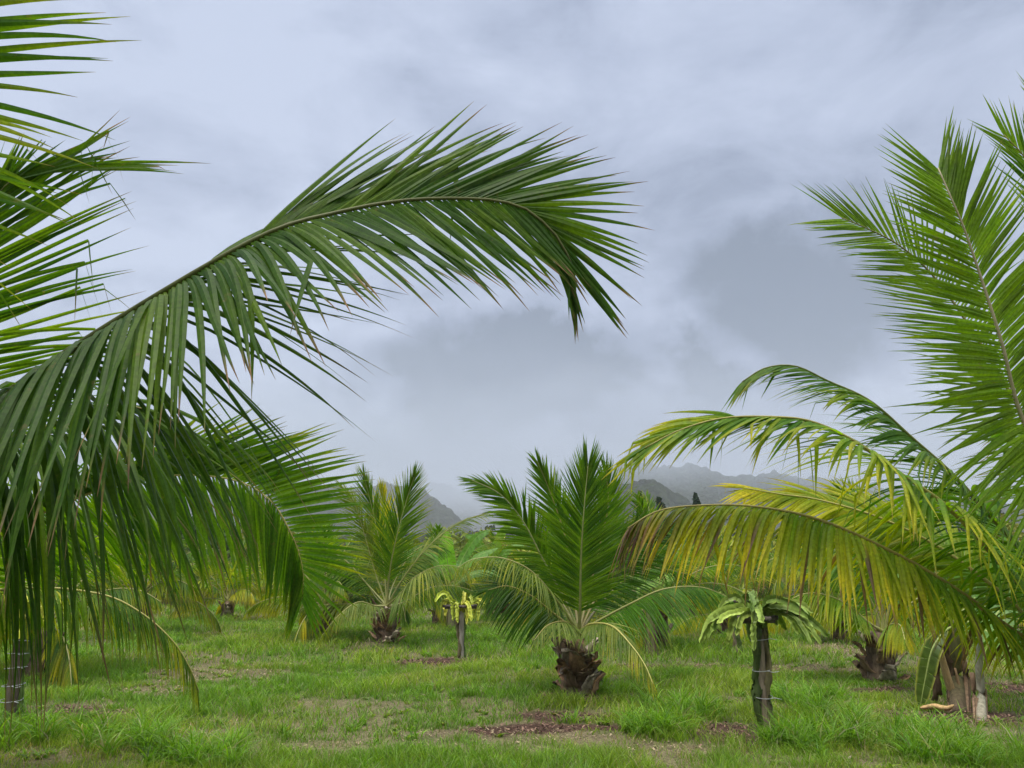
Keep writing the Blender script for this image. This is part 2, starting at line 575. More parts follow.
build_hill('hill', 820, [(470, 548), (500, 537), (535, 522), (560, 508), (585, 494), (605, 486), (630, 482), (650, 483), (668, 491), (684, 501), (700, 513), (720, 527), (780, 540), (900, 552)], 260,
           'dark forested hill rising behind the middle palm', 3)
build_hill('hill', 1250, [(500, 545), (560, 510), (595, 478), (620, 464), (645, 461), (690, 464), (730, 473), (760, 477), (850, 488), (950, 500), (1200, 515)], 420,
           'misty mountain shoulder on the right whose top fades into cloud', 13)
build_hill('hill', 1300, [(100, 500), (200, 492), (300, 482), (345, 486), (400, 482), (428, 492), (445, 506), (465, 522), (490, 538), (540, 552)], 330,
           'grey blue slope falling to the right behind the left palm', 23)
build_hill('hill', 2100, [(330, 500), (400, 488), (440, 481), (465, 490), (490, 505), (520, 514), (560, 520), (640, 500)], 420,
           'palest far ridge almost lost in the low cloud', 33)
build_hill('hill', 480, [(300, 540), (340, 532), (420, 528), (470, 527), (500, 531), (545, 524), (590, 526), (640, 531), (720, 533), (860, 540), (1100, 538)], 90,
           'low dark wooded rise at the foot of the mountains', 43)

# haze: one closed box of even air
hz = new_mat('misty_air'); t = hz.node_tree
pv = N(t, 'ShaderNodeVolumePrincipled')
pv.inputs['Color'].default_value = (0.93, 0.95, 0.98, 1)
pv.inputs['Density'].default_value = 0.0003
pv.inputs['Anisotropy'].default_value = 0.0
oo = N(t, 'ShaderNodeOutputMaterial'); t.links.new(pv.outputs[0], oo.inputs['Volume'])
HX, Y0, Y1, Z0, Z1 = 9200, -400, 9200, -8, 330
V = [(x, y, z) for z in (Z0, Z1) for y in (Y0, Y1) for x in (-HX, HX)]
Q = [(0, 2, 3, 1), (4, 5, 7, 6), (0, 1, 5, 4), (2, 6, 7, 3), (0, 4, 6, 2), (1, 3, 7, 5)]
tag(mesh_np('haze', V, Q, None, None, False, hz), 'pale mist filling the valley', 'haze', kind='stuff')


# mist lying on the mountain tops
mt_ = new_mat('mountain_mist'); t = mt_.node_tree
tcn = N(t, 'ShaderNodeTexCoord')
sp_ = N(t, 'ShaderNodeSeparateXYZ'); t.links.new(tcn.outputs['Object'], sp_.inputs[0])
nzm = N(t, 'ShaderNodeTexNoise'); nzm.inputs['Scale'].default_value = 0.0045; nzm.inputs['Detail'].default_value = 4; nzm.inputs['Roughness'].default_value = 0.55
t.links.new(tcn.outputs['Object'], nzm.inputs['Vector'])
hgt = mth(t, 'ADD', sp_.outputs[2], mth(t, 'MULTIPLY', mth(t, 'SUBTRACT', nzm.outputs[0], 0.5), 200.0))
mrm = N(t, 'ShaderNodeMapRange', interpolation_type='SMOOTHSTEP'); t.links.new(hgt, mrm.inputs[0])
mrm.inputs[1].default_value = 70; mrm.inputs[2].default_value = 190; mrm.inputs[3].default_value = 0.0; mrm.inputs[4].default_value = 0.0032
pvm = N(t, 'ShaderNodeVolumePrincipled'); pvm.inputs['Color'].default_value = (0.66, 0.72, 0.82, 1)
mrt = N(t, 'ShaderNodeMapRange', interpolation_type='SMOOTHSTEP'); t.links.new(hgt, mrt.inputs[0])
mrt.inputs[1].default_value = 165; mrt.inputs[2].default_value = 235; mrt.inputs[3].default_value = 1.0; mrt.inputs[4].default_value = 0.0
t.links.new(mth(t, 'MULTIPLY', mrm.outputs[0], mrt.outputs[0]), pvm.inputs['Density'])
oo = N(t, 'ShaderNodeOutputMaterial'); t.links.new(pvm.outputs[0], oo.inputs['Volume'])
V = [(x, y, z) for z in (30, 312) for y in (690, 2300) for x in (-1500, 1900)]
tag(mesh_np('mist', V, Q, None, None, False, mt_), 'soft low cloud hiding the mountain tops', 'mist', kind='stuff')


# ------------------------------------------------------------------ palm fronds
GREEN = np.array([0.048, 0.122, 0.007])
LIGHT = np.array([0.135, 0.235, 0.012])
YEL = np.array([0.50, 0.42, 0.02])
BROWN = np.array([0.17, 0.10, 0.06])
PURP = np.array([0.10, 0.055, 0.05])
PALE = np.array([0.24, 0.29, 0.08])
MID = np.array([0.12, 0.18, 0.03])


def pv_(p, si, u):
    """a number, a list spread along the frond, or a tuple with one of these for each side"""
    if isinstance(p, tuple): p = p[si]
    if isinstance(p, list):
        return np.interp(u, np.linspace(0, 1, len(p)), p)
    return np.full(len(u), float(p))


def leaflets(C, Nn, n=90, t0=0.16, Lmax=0.8, width=0.042, ang=[70, 22], elev=[15, 5], droop=(0.8, 0.8), hang=None, K=8, kink=0.1, kink_at=0.65,
             jit=6, side_len=(1, 1), prof=None, cols=(GREEN, LIGHT), yellow=(-1, 0, 0), brown=0.12, purple=None, seed=0, fold=28, sides=(1, -1), lean=(0, 0, 0),
             clump=10, twist=0.3, jit0=0.0):
    """C: resampled rachis (m,3); Nn: normals (m,3). Returns V,Q,C"""
    r = np.random.default_rng(seed)
    m = len(C)
    tt = np.linspace(0, 1, m)
    Tn = norm(np.gradient(C, axis=0))
    Vs, Qs, Cs = [], [], []
    off = 0
    for si, sg in enumerate(sides):
        t = t0 + (1 - t0) * (np.arange(n) + r.random(n) * 0.5) / n
        P = np.stack([np.interp(t, tt, C[:, k]) for k in range(3)], 1)
        T = norm(np.stack([np.interp(t, tt, Tn[:, k]) for k in range(3)], 1))
        Nm = norm(np.stack([np.interp(t, tt, Nn[:, k]) for k in range(3)], 1))
        Nm = norm(Nm - (Nm * T).sum(1, keepdims=True) * T)
        S = np.cross(T, Nm)
        u = (t - t0) / (1 - t0)
        cl = np.interp(np.arange(n) / 5.0, np.arange(n // 5 + 2), r.normal(0, 1, n // 5 + 2))
        a = np.radians(pv_(ang, si, u) + cl * clump * 0.5 + r.normal(0, jit * (0.5 + jit0 * (1 - u)), n))
        e = np.radians(pv_(elev, si, u) + cl * clump * 0.5 + r.normal(0, jit, n))
        dv = pv_(droop, si, u)
        hv = pv_(hang, si, u) if hang is not None else dv * 0.32
        d = np.cos(a)[:, None] * T + np.sin(a)[:, None] * (np.cos(e)[:, None] * S * sg + np.sin(e)[:, None] * Nm)
        if prof is None:
            Lp = np.interp(u, [0, 0.06, 0.3, 0.55, 0.8, 1.0], [0.45, 0.7, 1.0, 0.93, 0.68, 0.38])
        else:
            Lp = np.interp(u, prof[0], prof[1])
        Ln = Lmax * Lp * side_len[si] * (1 + r.normal(0, 0.05, n))
        w = norm(T - (T * d).sum(1, keepdims=True) * d)
        nr = np.cross(d, w)
        sgn = np.sign((nr * Nm).sum(1, keepdims=True)); sgn[sgn == 0] = 1
        dr = dv * (0.30 if hang is None else 1.0) * (1 + r.normal(0, 0.18, n)) * (1 + 0.15 * cl)
        hv = hv * (1 + r.normal(0, 0.12, n))
        kk = r.random(n) < kink
        ka = np.clip(kink_at + r.normal(0, 0.12, n), 0.25, 0.92)
        tw = r.normal(0, twist, n)
        pos = P.copy()
        ds = Ln / K
        ss = np.linspace(0, 1, K + 1)
        st = []
        lean_ = np.asarray(lean, float)
        side_j = r.normal(0, 1, (n, 3)) * 0.10
        for k in range(K + 1):
            s = ss[k]
            hw = width * 0.5 * np.interp(s, [0, 0.08, 0.25, 0.5, 0.75, 0.92, 1], [0.4, 0.85, 1.0, 0.82, 0.46, 0.15, 0.02]) * (0.55 + 0.45 * Lp)
            ww = norm(w + 0 * d)
            nn = np.cross(d, ww) * sgn
            ca = np.cos(tw * s)[:, None]; sa = np.sin(tw * s)[:, None]
            w2 = ww * ca + nn * sa; n2 = nn * ca - ww * sa
            f = math.radians(fold) * (1 - 0.4 * s)
            eA = pos + (w2 * math.cos(f) - n2 * math.sin(f)) * hw[:, None]
            eB = pos + (-w2 * math.cos(f) - n2 * math.sin(f)) * hw[:, None]
            st.append(np.stack([eA, pos, pos, eB], 1))
            if k < K:
                g = np.array([0, 0, -1.0]) * (dr * Ln * (1 / K) * (0.5 + 1.6 * s) * 1.8)[:, None] + np.array([0, 0, -1.0]) * (hv * max(0.0, 1 - s / 0.45) * 5.0 / K)[:, None] * 0.9 + lean_ * (Ln / K)[:, None] + side_j * (Ln / K)[:, None]
                d = norm(d + g)
                nowk = kk & (ss[k] <= ka) & (ka < ss[k + 1])
                if nowk.any():
                    d[nowk] = norm(d[nowk] * 0.35 + np.array([0, 0, -0.9]) + r.normal(0, 0.25, (nowk.sum(), 3)))
                w = norm(w - (w * d).sum(1, keepdims=True) * d)
                pos = pos + d * ds[:, None]
        W = np.stack(st, 1)  # n,K+1,4,3
        # colours
        base = cols[0] + (cols[1] - cols[0]) * np.clip(0.35 + 0.3 * cl + r.normal(0, 0.22, n), 0, 1)[:, None]
        sgrid = ss[None, :, None]
        y = np.clip(yellow[0] + yellow[1] * u[:, None, None] + yellow[2] * sgrid + 0.12 * cl[:, None, None] + r.normal(0, 0.12, n)[:, None, None], 0, 1)
        c = base[:, None, None, :] * (1 - y[..., None]) + YEL * y[..., None]
        bt = np.clip((sgrid - (1 - brown * (0.4 + 1.4 * r.random(n)[:, None, None]))) / 0.07, 0, 1) * (brown > 0)
        c = c * (1 - bt[..., None]) + (BROWN * (0.7 + 0.9 * r.random((n, 1, 1, 1)))) * bt[..., None]
        if purple is not None:
            pm = np.clip((u - purple[0]) / purple[1], 0, 1)[:, None, None] * np.clip(0.4 + sgrid * 0.7 + r.normal(0, 0.3, n)[:, None, None], 0, 1)
            rp = (r.random(n) < purple[2])[:, None, None] * np.clip((sgrid - 0.15) / 0.3, 0, 1) * 0.9
            pm = np.maximum(pm, rp)
            c = c * (1 - pm[..., None]) + (PURP * (0.8 + 1.2 * r.random((n, 1, 1, 1)))) * pm[..., None]
        c = np.broadcast_to(c, (n, K + 1, 1, 3)) if c.shape[2] == 1 else c
        c = np.repeat(c, 4, axis=2) if c.shape[2] == 1 else c
        c = c.copy()
        c[:, :, 1:3] *= 1.12
        b = (np.arange(n) * (K + 1) * 4)[:, None] + (np.arange(K) * 4)[None]
        q1 = np.stack([b, b + 1, b + 5, b + 4], -1).reshape(-1, 4)
        q2 = np.stack([b + 2, b + 3, b + 7, b + 6], -1).reshape(-1, 4)
        Vs.append(W.reshape(-1, 3)); Cs.append(c.reshape(-1, 3)); Qs.append(np.vstack([q1, q2]) + off)
        off += n * (K + 1) * 4
    return np.vstack(Vs), np.vstack(Qs), np.vstack(Cs)


def make_frond(parent, origin, pts, nrm=(0, 0, 1), rad=(0.024, 0.004), rcol=((0.16, 0.14, 0.04), (0.30, 0.26, 0.07)), label=None, **kw):
    """pts: world points of the midrib; nrm: one normal or one per point (world axes)"""
    pts = np.asarray(pts, float)
    nr = np.asarray(nrm, float)
    if nr.ndim == 1: nr = np.repeat(nr[None], len(pts), 0)
    CP = spline(np.hstack([pts, nr]), 60)
    C = CP[:, :3]; Nn = norm(CP[:, 3:])
    kw.setdefault('Lmax', 0.7)
    V, Q, Cc = leaflets(C, Nn, **kw)
    f = mesh_np('frond', V, Q, None, Cc, True, M_FROND, parent, origin)
    if label: f['label'] = label
    mb = MB()
    s = np.linspace(0, 1, 60)
    rr = rad[1] + (rad[0] - rad[1]) * (1 - s) ** 1.2 + rad[0] * 0.9 * np.clip(1 - s / 0.08, 0, 1)
    cc = np.array(rcol[0]) * (1 - s[:, None]) ** 2 + np.array(rcol[1]) * (1 - (1 - s[:, None]) ** 2)
    mb.tube(C, rr, 7, cc, flat=0.8)
    mb.build('midrib', M_RACHIS, f, origin)
    return f


def px_frond(parent, origin, pp, **kw):
    return make_frond(parent, origin, [at(*p) for p in pp], **kw)


def gen_frond(parent, origin, crown, az, el, length, sag, nrm_up=0.0, **kw):
    """a frond leaving the crown at azimuth az, elevation el (deg), bowing down by sag"""
    p = np.array(crown, float); e = R(el); a = R(az)
    pts = [p.copy()]
    h = np.array([math.cos(a), math.sin(a), 0])
    n = 7
    ns = []
    for i in range(n):
        ns.append(-h * math.sin(e) + np.array([0, 0, math.cos(e)]))
        p = p + (h * math.cos(e) + np.array([0, 0, math.sin(e)])) * length / n
        e -= R(sag) / n * (0.5 + i / n)
        pts.append(p.copy())
    ns.append(ns[-1])
    return make_frond(parent, origin, pts, nrm=ns, **kw)


def palm_trunk(parent, base, crown, r0=0.2, r1=0.15, boots=12, seed=0, col=(0.13, 0.09, 0.062)):
    r = np.random.default_rng(seed)
    base = np.asarray(base, float); crown = np.asarray(crown, float)
    n = 16
    s = np.linspace(0, 1, n)[:, None]
    P = (base - [0, 0, 0.15]) * (1 - s) + crown * s
    rad = (r0 + (r1 - r0) * s[:, 0]) * (1 + 0.07 * np.sin(s[:, 0] * 38))
    rad[:3] *= [1.25, 1.15, 1.05]
    rad[-2:] *= [0.8, 0.5]
    mb = MB(); mb.tube(P, rad, 18, np.array(col) * (0.8 + 0.5 * r.random((n, 1))), rough=0.16, seed=seed)
    tr = mb.build('trunk', M_BARK, parent, base)
    H = np.linalg.norm(crown - base)
    for i in range(boots):
        a = i * 2.399 + r.normal(0, 0.2)
        f = (i + 0.5) / boots * 0.95 - 0.05
        c = base + (crown - base) * f
        rr = r0 + (r1 - r0) * f
        h = np.array([math.cos(a), math.sin(a), 0])
        L_ = 0.10 + 0.16 * r.random() ** 1.5
        out = 0.1 + 0.35 * r.random()
        w0 = 0.10 + 0.04 * r.random()
        q = [c + h * rr * 0.75, c + h * (rr + 0.03) + np.array([0, 0, L_ * 0.35]), c + h * (rr + 0.05 + out * 0.12) + np.array([0, 0, L_ * 0.75]),
             c + h * (rr + 0.06 + out * 0.28) + np.array([0, 0, L_])]
        mb = MB()
        P4 = spline(q, 7)
        T = norm(np.gradient(P4, axis=0))
        side = norm(np.cross(T, h + np.array([0, 0, 0.01])))
        nn = np.cross(side, T)
        ww = np.array([1.2, 1.1, 0.95, 0.85, 0.75, 0.7, 0.62]) * w0 * (0.6 + 0.7 * r.random())
        th = np.array([1.0, 0.9, 0.8, 0.7, 0.6, 0.5, 0.35]) * 0.028
        V = []
        for k in range(7):
            for (a_, b_) in ((-1, 0.3), (0, -0.7), (1, 0.3), (0.6, 1), (-0.6, 1)):
                V.append(P4[k] + side[k] * a_ * ww[k] + nn[k] * b_ * th[k] + r.normal(0, 0.004 + 0.003 * k, 3) + T[k] * (r.normal(0, 0.03) if k > 4 else 0))
        Q = [(k * 5 + j, k * 5 + (j + 1) % 5, k * 5 + 5 + (j + 1) % 5, k * 5 + 5 + j) for k in range(6) for j in range(5)]
        V.append(P4[6]); e = len(V) - 1
        T3 = [(e, 30 + j, 30 + (j + 1) % 5) for j in range(5)]
        cc = np.array([[0.30, 0.18, 0.10], [0.21, 0.14, 0.085], [0.40, 0.33, 0.24]][i % 3]) * (0.5 + 0.9 * r.random())
        mb.add(V, Q, T3, cc)
        mb.build('leaf_base', M_BARK, tr, base)
    return tr


# ---------------------------------------------------------------- near left palm (trunk beyond the left edge)
def n_mix(*v):
    return [norm(np.array(x, float)) for x in v]


def dgz(p):
    p = np.array(p, float); p[2] = float(gz(p[0], p[1])); return p


base = dgz((-3.55, 3.0, 0))
crown = base + [0.1, 0.1, 1.15]
lp = empty('coconut_palm', base)
tag(lp, 'nearest palm whose long dark frond arches across the sky from the left edge', 'palm tree', 'coconut palms in the orchard')
palm_trunk(lp, base, crown, 0.22, 0.17, 12, 1)
U = (0, 0, 1)
px_frond(lp, base, [(-345, 640, 3.1), (-150, 510, 2.95), (0, 398, 2.8), (130, 312, 2.7), (262, 236, 2.7), (340, 212, 2.75), (409, 200, 2.8), (480, 199, 2.85), (519, 206, 2.85), (542, 221, 2.85), (560, 241, 2.85), (574, 270, 2.85)],
         nrm=n_mix((0, -.3, 1), (0, -.35, 1), (-.3, -.5, 1), (-.4, -.7, .8), (-.3, -.85, .55), (-.2, -.8, .4), (-.1, -.9, .2), (0, -1, .1), (0, -1, .0), (0, -1, .0), (0, -1, 0), (0, -1, 0)),
         n=205, t0=0.14, Lmax=1.12, width=0.037, twist=0.15, ang=([62, 60, 62, 62, 50, 18], [60, 54, 40, 27, 29, 14]), elev=([60, 60, 45, 12, 2, 2], [50, 45, 25, 6, 4, 2]),
         hang=([3.0, 3.0, 2.4, 1.3, 0.25, 0.05, 0.0], [3.0, 3.0, 2.4, 1.2, 0.05, 0.0, 0.0]), droop=([0.5, 0.4, 0.25, 0.15, 0.1, 0.1], [0.5, 0.35, 0.2, 0.1, 0.1, 0.1]), K=12, kink=0.015, brown=0.12, side_len=(0.92, 1.05),
         prof=((0, 0.1, 0.3, 0.45, 0.55, 0.75, 0.85, 1.0), (0.75, 1.0, 1.05, 0.95, 0.72, 0.60, 0.50, 0.28)), yellow=(-0.65, 0, 0.45), cols=(GREEN * 0.78, LIGHT * 0.72), seed=3, clump=4, jit=4, jit0=2.2,
         rad=(0.028, 0.005), rcol=((0.07, 0.10, 0.02), (0.11, 0.12, 0.03)), label='long dark green frond arching high over the orchard with a drooping tip')
# leaflets fanning down and right below the arch
px_frond(lp, base, [(-345, 640, 3.1), (-200, 560, 3.2), (-60, 480, 3.3), (50, 425, 3.4), (110, 405, 3.45), (150, 410, 3.5)],
         nrm=n_mix(U, U, (0, -.6, 1), (0, -.8, .6), (.1, -1, .5), (.2, -1, .5)),
         n=46, t0=0.2, Lmax=1.1, width=0.034, ang=([62, 60, 45], [50, 35, 20]), elev=[15, 5], hang=([1.0, 0.8, .5], [0.8, 1.0, 1.0]), droop=(0.35, 0.4), K=10, kink=0.08, brown=0.1, yellow=(-0.5, 0, 0.35), cols=(GREEN * 0.8, LIGHT * 0.7), seed=5, clump=6,
         prof=((0, 0.1, 0.4, 0.8, 1.0), (0.6, 0.9, 1.0, 0.95, 0.8)), sides=(1, -1))
# upper left: pinnae reaching into the picture from a rachis just outside
px_frond(lp, base, [(-345, 640, 3.1), (-250, 420, 2.9), (-165, 250, 2.7), (-115, 110, 2.6), (-85, -40, 2.5), (-70, -180, 2.5)],
         nrm=(0.1, -1, .15),
         n=125, t0=0.14, Lmax=0.95, width=0.030, ang=[85, 80, 74, 60], elev=[5, 5], hang=0.0, droop=(0.12, 0.25), K=10, kink=0.04, brown=0.06, yellow=(-0.2, 0, 0.45), cols=(GREEN, LIGHT * 1.1), seed=8, clump=10,
         prof=((0, 0.1, 0.3, 0.6, 1.0), (0.6, 0.8, 0.85, 0.85, 0.8)))
px_frond(lp, base, [(-345, 640, 3.1), (-300, 500, 2.9), (-240, 380, 2.8), (-170, 290, 2.7), (-120, 230, 2.7), (-90, 190, 2.7)],
         nrm=(0.1, -1, .15),
         n=50, t0=0.2, Lmax=0.85, width=0.028, ang=[75, 62, 45], elev=[12, 5], hang=0.05, droop=(0.2, 0.2), K=8, kink=0.1, brown=0.05, yellow=(0.0, 0.1, 0.6), cols=(GREEN, LIGHT * 1.2), seed=9, clump=10)
for az, el, ln, sg in ((150, 50, 3.2, 70), (200, 35, 3.0, 80), (255, 55, 2.6, 60), (110, 75, 3.0, 40), (300, 20, 2.0, 60)):
    gen_frond(lp, base, crown, az, el, ln, sg, n=60, Lmax=0.85, droop=(1, 1), K=6, seed=az)

# ---------------------------------------------------------------- second left palm
base = dgz((-5.2, 6.1, 0))
crown = base + [0.0, 0, 0.85]
lp2 = empty('coconut_palm', base)
tag(lp2, 'left edge palm with an upright frond and a low frond curling down', 'palm tree', 'coconut palms in the orchard')
palm_trunk(lp2, base, crown, 0.22, 0.17, 12, 2)
# low frond curling down at its tip (middle left)
px_frond(lp2, base, [(-145, 640, 6.2), (-40, 560, 5.9), (60, 505, 5.6), (150, 478, 5.4), (225, 478, 5.3), (268, 498, 5.25), (292, 535, 5.2), (303, 570, 5.2), (302, 600, 5.2)],
         nrm=n_mix(U, (0, .2, 1), (0, .7, .7), (.1, 1, .3), (.2, 1, .1), (.3, 1, 0), (.3, 1, 0), (.2, 1, 0), (.1, 1, 0)),
         n=150, t0=0.12, Lmax=1.0, width=0.044, twist=0.12, jit=3, ang=([22, 20, 18, 16, 14, 14, 14, 16, 18, 20, 22, 32, 50, 68, 68, 25], [80, 84, 86, 80, 70, 50, 18]), elev=[10, 3], hang=(0.0, 0.15), droop=(0.08, 0.12), K=9, kink=0.03, brown=0.05, yellow=(-0.75, 0.2, 0.85), cols=(GREEN * 1.1, LIGHT*1.05), seed=15, clump=5,
         prof=((0, 0.1, 0.4, 0.6, 0.8, 1.0), (0.5, 0.75, 0.95, 1.0, 0.75, 0.35)), rcol=((0.2, 0.2, 0.05), (0.42, 0.38, 0.1)), label='low frond with yellow midrib curling down at its tip')
# upright frond whose tip leans right
px_frond(lp2, base, [(-145, 640, 6.2), (-115, 520, 5.6), (-80, 420, 5.2), (-50, 320, 5.0), (-28, 245, 4.9), (0, 192, 4.85), (25, 174, 4.8), (58, 166, 4.8)],
         nrm=n_mix((-1, 0, .2), (-1, .5, 0), (-.7, .8, 0), (-.5, 1, 0), (-.1, 1, .1), (0, 1, .1), (0, 1, .1), (0, 1, .1)),
         n=115, t0=0.12, Lmax=1.32, width=0.036, ang=([60, 50, 30, 10, 2], [70, 66, 60, 40, 6]), elev=[4, 0], jit=2, side_len=(.5, 1), hang=0.0, droop=(0.06, 0.06), K=9, kink=0.45, kink_at=0.86, brown=0.10, yellow=(-0.6, 0.1, 0.3), cols=(GREEN * 0.8, LIGHT * 0.75), seed=16, clump=3,
         prof=((0, 0.1, 0.4, 0.6, 0.8, 1.0), (0.8, 0.95, 1.0, 1.0, 0.92, 0.62)), rcol=((0.2, 0.2, 0.05), (0.3, 0.28, 0.1)), label='upright frond with leaflets combed to the right and broken tips')
# small low frond nearly touching the grass
px_frond(lp2, base, [(-145, 640, 6.2), (-60, 600, 6.3), (30, 588, 6.5), (100, 594, 6.6), (140, 612, 6.6), (172, 640, 6.6), (190, 668, 6.6), (199, 692, 6.6)],
         nrm=n_mix(U, U, U, U, (.4, 0, .8), (.7, 0, .6), (.9, 0, .4), (1, 0, .2)),
         n=85, t0=0.15, Lmax=0.62, width=0.03, ang=[60, 20], elev=[5, 3], droop=(3.0, 3.0), K=7, kink=0.03, brown=0.06, yellow=(-0.45, 0.5, 0.45), cols=(GREEN, LIGHT), seed=17, clump=4,
         rcol=((0.3, 0.3, 0.08), (0.42, 0.38, 0.1)), label='short frond bowed to the grass with a yellow midrib')
for az, el, ln, sg in ((130, 65, 2.8, 60), (180, 40, 2.8, 80), (215, 70, 2.4, 40), (240, 30, 2.6, 80), (155, 20, 2.4, 60)):
    gen_frond(lp2, base, crown, az, el, ln, sg, n=60, Lmax=0.75, droop=(1, 1), K=6, seed=az + 1)

# ---------------------------------------------------------------- near right palm (trunk beyond the right edge)
base = dgz((3.55, 4.1, 0))
crown = base + [0, 0, 1.05]
rp = empty('coconut_palm', base)
tag(rp, 'near palm at the right edge with a tall feathery frond and a yellowing low frond', 'palm tree', 'coconut palms in the orchard')
palm_trunk(rp, base, crown, 0.22, 0.17, 12, 3)
c0 = (1150, 672, 4.1)
# yellowing low frond
px_frond(rp, base, [c0, (1080, 660, 4.05), (1022, 636, 4.0), (960, 592, 3.95), (900, 556, 3.9), (820, 520, 3.85), (750, 506, 3.85), (690, 506, 3.85), (655, 512, 3.85), (628, 528, 3.85)],
         nrm=n_mix(U, U, (0, -.3, 1), (0, -.3, 1), (0, -.4, 1), (0, -.5, 1), (-.1, -.4, 1), (-.3, -.2, 1), (-.5, -.2, 1), (-.8, 0, .7)),
         n=150, t0=0.15, Lmax=0.52, width=0.030, ang=[66, 58, 20], elev=[16, 4], hang=([1.3, 1.1, .9], [1.0, 0.9, .9]), droop=(0.4, 0.4), jit=12, K=9, kink=0.15, brown=0.12, yellow=(-0.38, 0.75, 0.75), cols=(LIGHT * 1.0, LIGHT * 1.4), purple=(0.84, 0.12, 0.13), seed=25, clump=7,
         prof=((0, 0.06, 0.3, 0.6, 0.85, 1.0), (0.4, 0.55, 0.82, 1.0, 0.9, 0.55)), rcol=((0.26, 0.16, 0.05), (0.40, 0.33, 0.10)), label='yellowing low frond with a withered purple brown tip')
# yellow frond behind it
px_frond(rp, base, [c0, (1060, 645, 4.4), (1000, 592, 4.6), (940, 548, 4.8), (880, 518, 4.9), (820, 500, 5.0), (780, 494, 5.05), (745, 488, 5.1)],
         nrm=n_mix(U, U, (0, -.7, .9), (0, -.8, .7), (0, -.8, .7), (0, -.8, .6), (0, -.8, .6), (0, -.8, .6)),
         n=115, t0=0.14, Lmax=0.62, width=0.032, ang=[60, 22], elev=[20, 5], droop=(1.2, 0.8), K=8, kink=0.1, brown=0.1, yellow=(-0.3, 0.75, 0.5), cols=(LIGHT, LIGHT * 1.3), seed=26, clump=8,
         rcol=((0.3, 0.25, 0.06), (0.42, 0.38, 0.1)), label='yellow green frond behind the low one')
# drooping middle frond
px_frond(rp, base, [c0, (1080, 630, 4.0), (1022, 585, 3.9), (953, 512, 3.8), (901, 474, 3.8), (854, 441, 3.75), (813, 422, 3.75), (776, 417, 3.7), (724, 418, 3.7), (680, 430, 3.7), (645, 448, 3.7)],
         nrm=n_mix(U, U, (0, -.3, 1), (0, -.3, 1), (0, -.4, 1), (0, -.5, 1), (0, -.5, 1), (0, -.6, .9), (0, -.7, .8), (0, -.8, .6), (0, -.8, .6)),
         n=130, t0=0.14, Lmax=0.62, width=0.031, ang=[58, 52, 34, 14], elev=[25, 5], hang=([1.2, 1.0, .5, .1], [.9, .8, .3, 0]), droop=(0.4, 0.4), jit=10, K=9, kink=0.28, brown=0.07, yellow=(-0.35, 0.2, 0.75), cols=(GREEN * 1.4, LIGHT * 1.2), seed=27, clump=12,
         prof=((0, 0.1, 0.4, 0.6, 0.8, 1.0), (0.5, 0.8, 1.0, 0.85, 0.6, 0.45)), rcol=((0.2, 0.2, 0.05), (0.35, 0.31, 0.08)), label='half drooping frond with some leaflets folded over')
# arching upper frond
px_frond(rp, base, [c0, (1090, 620, 4.3), (1040, 568, 4.4), (995, 521, 4.4), (953, 475, 4.4), (912, 438, 4.4), (870, 401, 4.4), (828, 381, 4.4), (795, 366, 4.4), (765, 368, 4.4), (742, 382, 4.4)],
         nrm=n_mix(U, U, (0, -.3, 1), (-.2, -.3, 1), (-.2, -.4, 1), (-.2, -.5, 1), (-.2, -.5, 1), (-.2, -.4, 1), (-.3, -.5, 1), (-.5, -.5, 1), (-.5, -.5, .8)),
         n=125, t0=0.14, Lmax=0.64, width=0.030, ang=[55, 45, 30, 12], elev=[14, 2], hang=(.55, .35), droop=(0.3, 0.3), K=8, kink=0.05, brown=0.05, yellow=(-0.5, 0.2, 0.6), cols=(GREEN * 1.2, LIGHT), seed=28, clump=6,
         prof=((0, 0.1, 0.4, 0.6, 0.8, 1.0), (0.5, 0.8, 1.0, 0.75, 0.5, 0.35)), rcol=((0.2, 0.2, 0.05), (0.2, 0.22, 0.06)), label='slender arching frond above the drooping one')
# tall upright feather
px_frond(rp, base, [c0, (1120, 590, 4.0), (1075, 510, 3.9), (1024, 423, 3.85), (1002, 344, 3.8), (984, 287, 3.8), (965, 231, 3.8), (952, 200, 3.8), (938, 168, 3.85)],
         nrm=n_mix((1, -1, .3), (.6, -1, .1), (.5, -1, .1), (.3, -1, 0), (.2, -1, 0), (.1, -1, 0), (0, -1, 0), (0, -1, 0), (0, -1, 0)),
         n=160, t0=0.1, Lmax=0.90, width=0.028, ang=[88, 82, 72, 55, 25], elev=[10, 3], droop=(0.25, 0.25), K=8, kink=0.0, brown=0.03, yellow=(-0.7, 0, 0.75), cols=(LIGHT * .7, LIGHT * 1.25), seed=29, clump=3, jit=4,
         prof=((0, 0.1, 0.4, 0.6, 0.8, 1.0), (0.5, 0.8, 1.0, 0.75, 0.55, 0.4)), rcol=((0.2, 0.2, 0.05), (0.42, 0.36, 0.22)), label='tall upright frond like a feather against the sky')
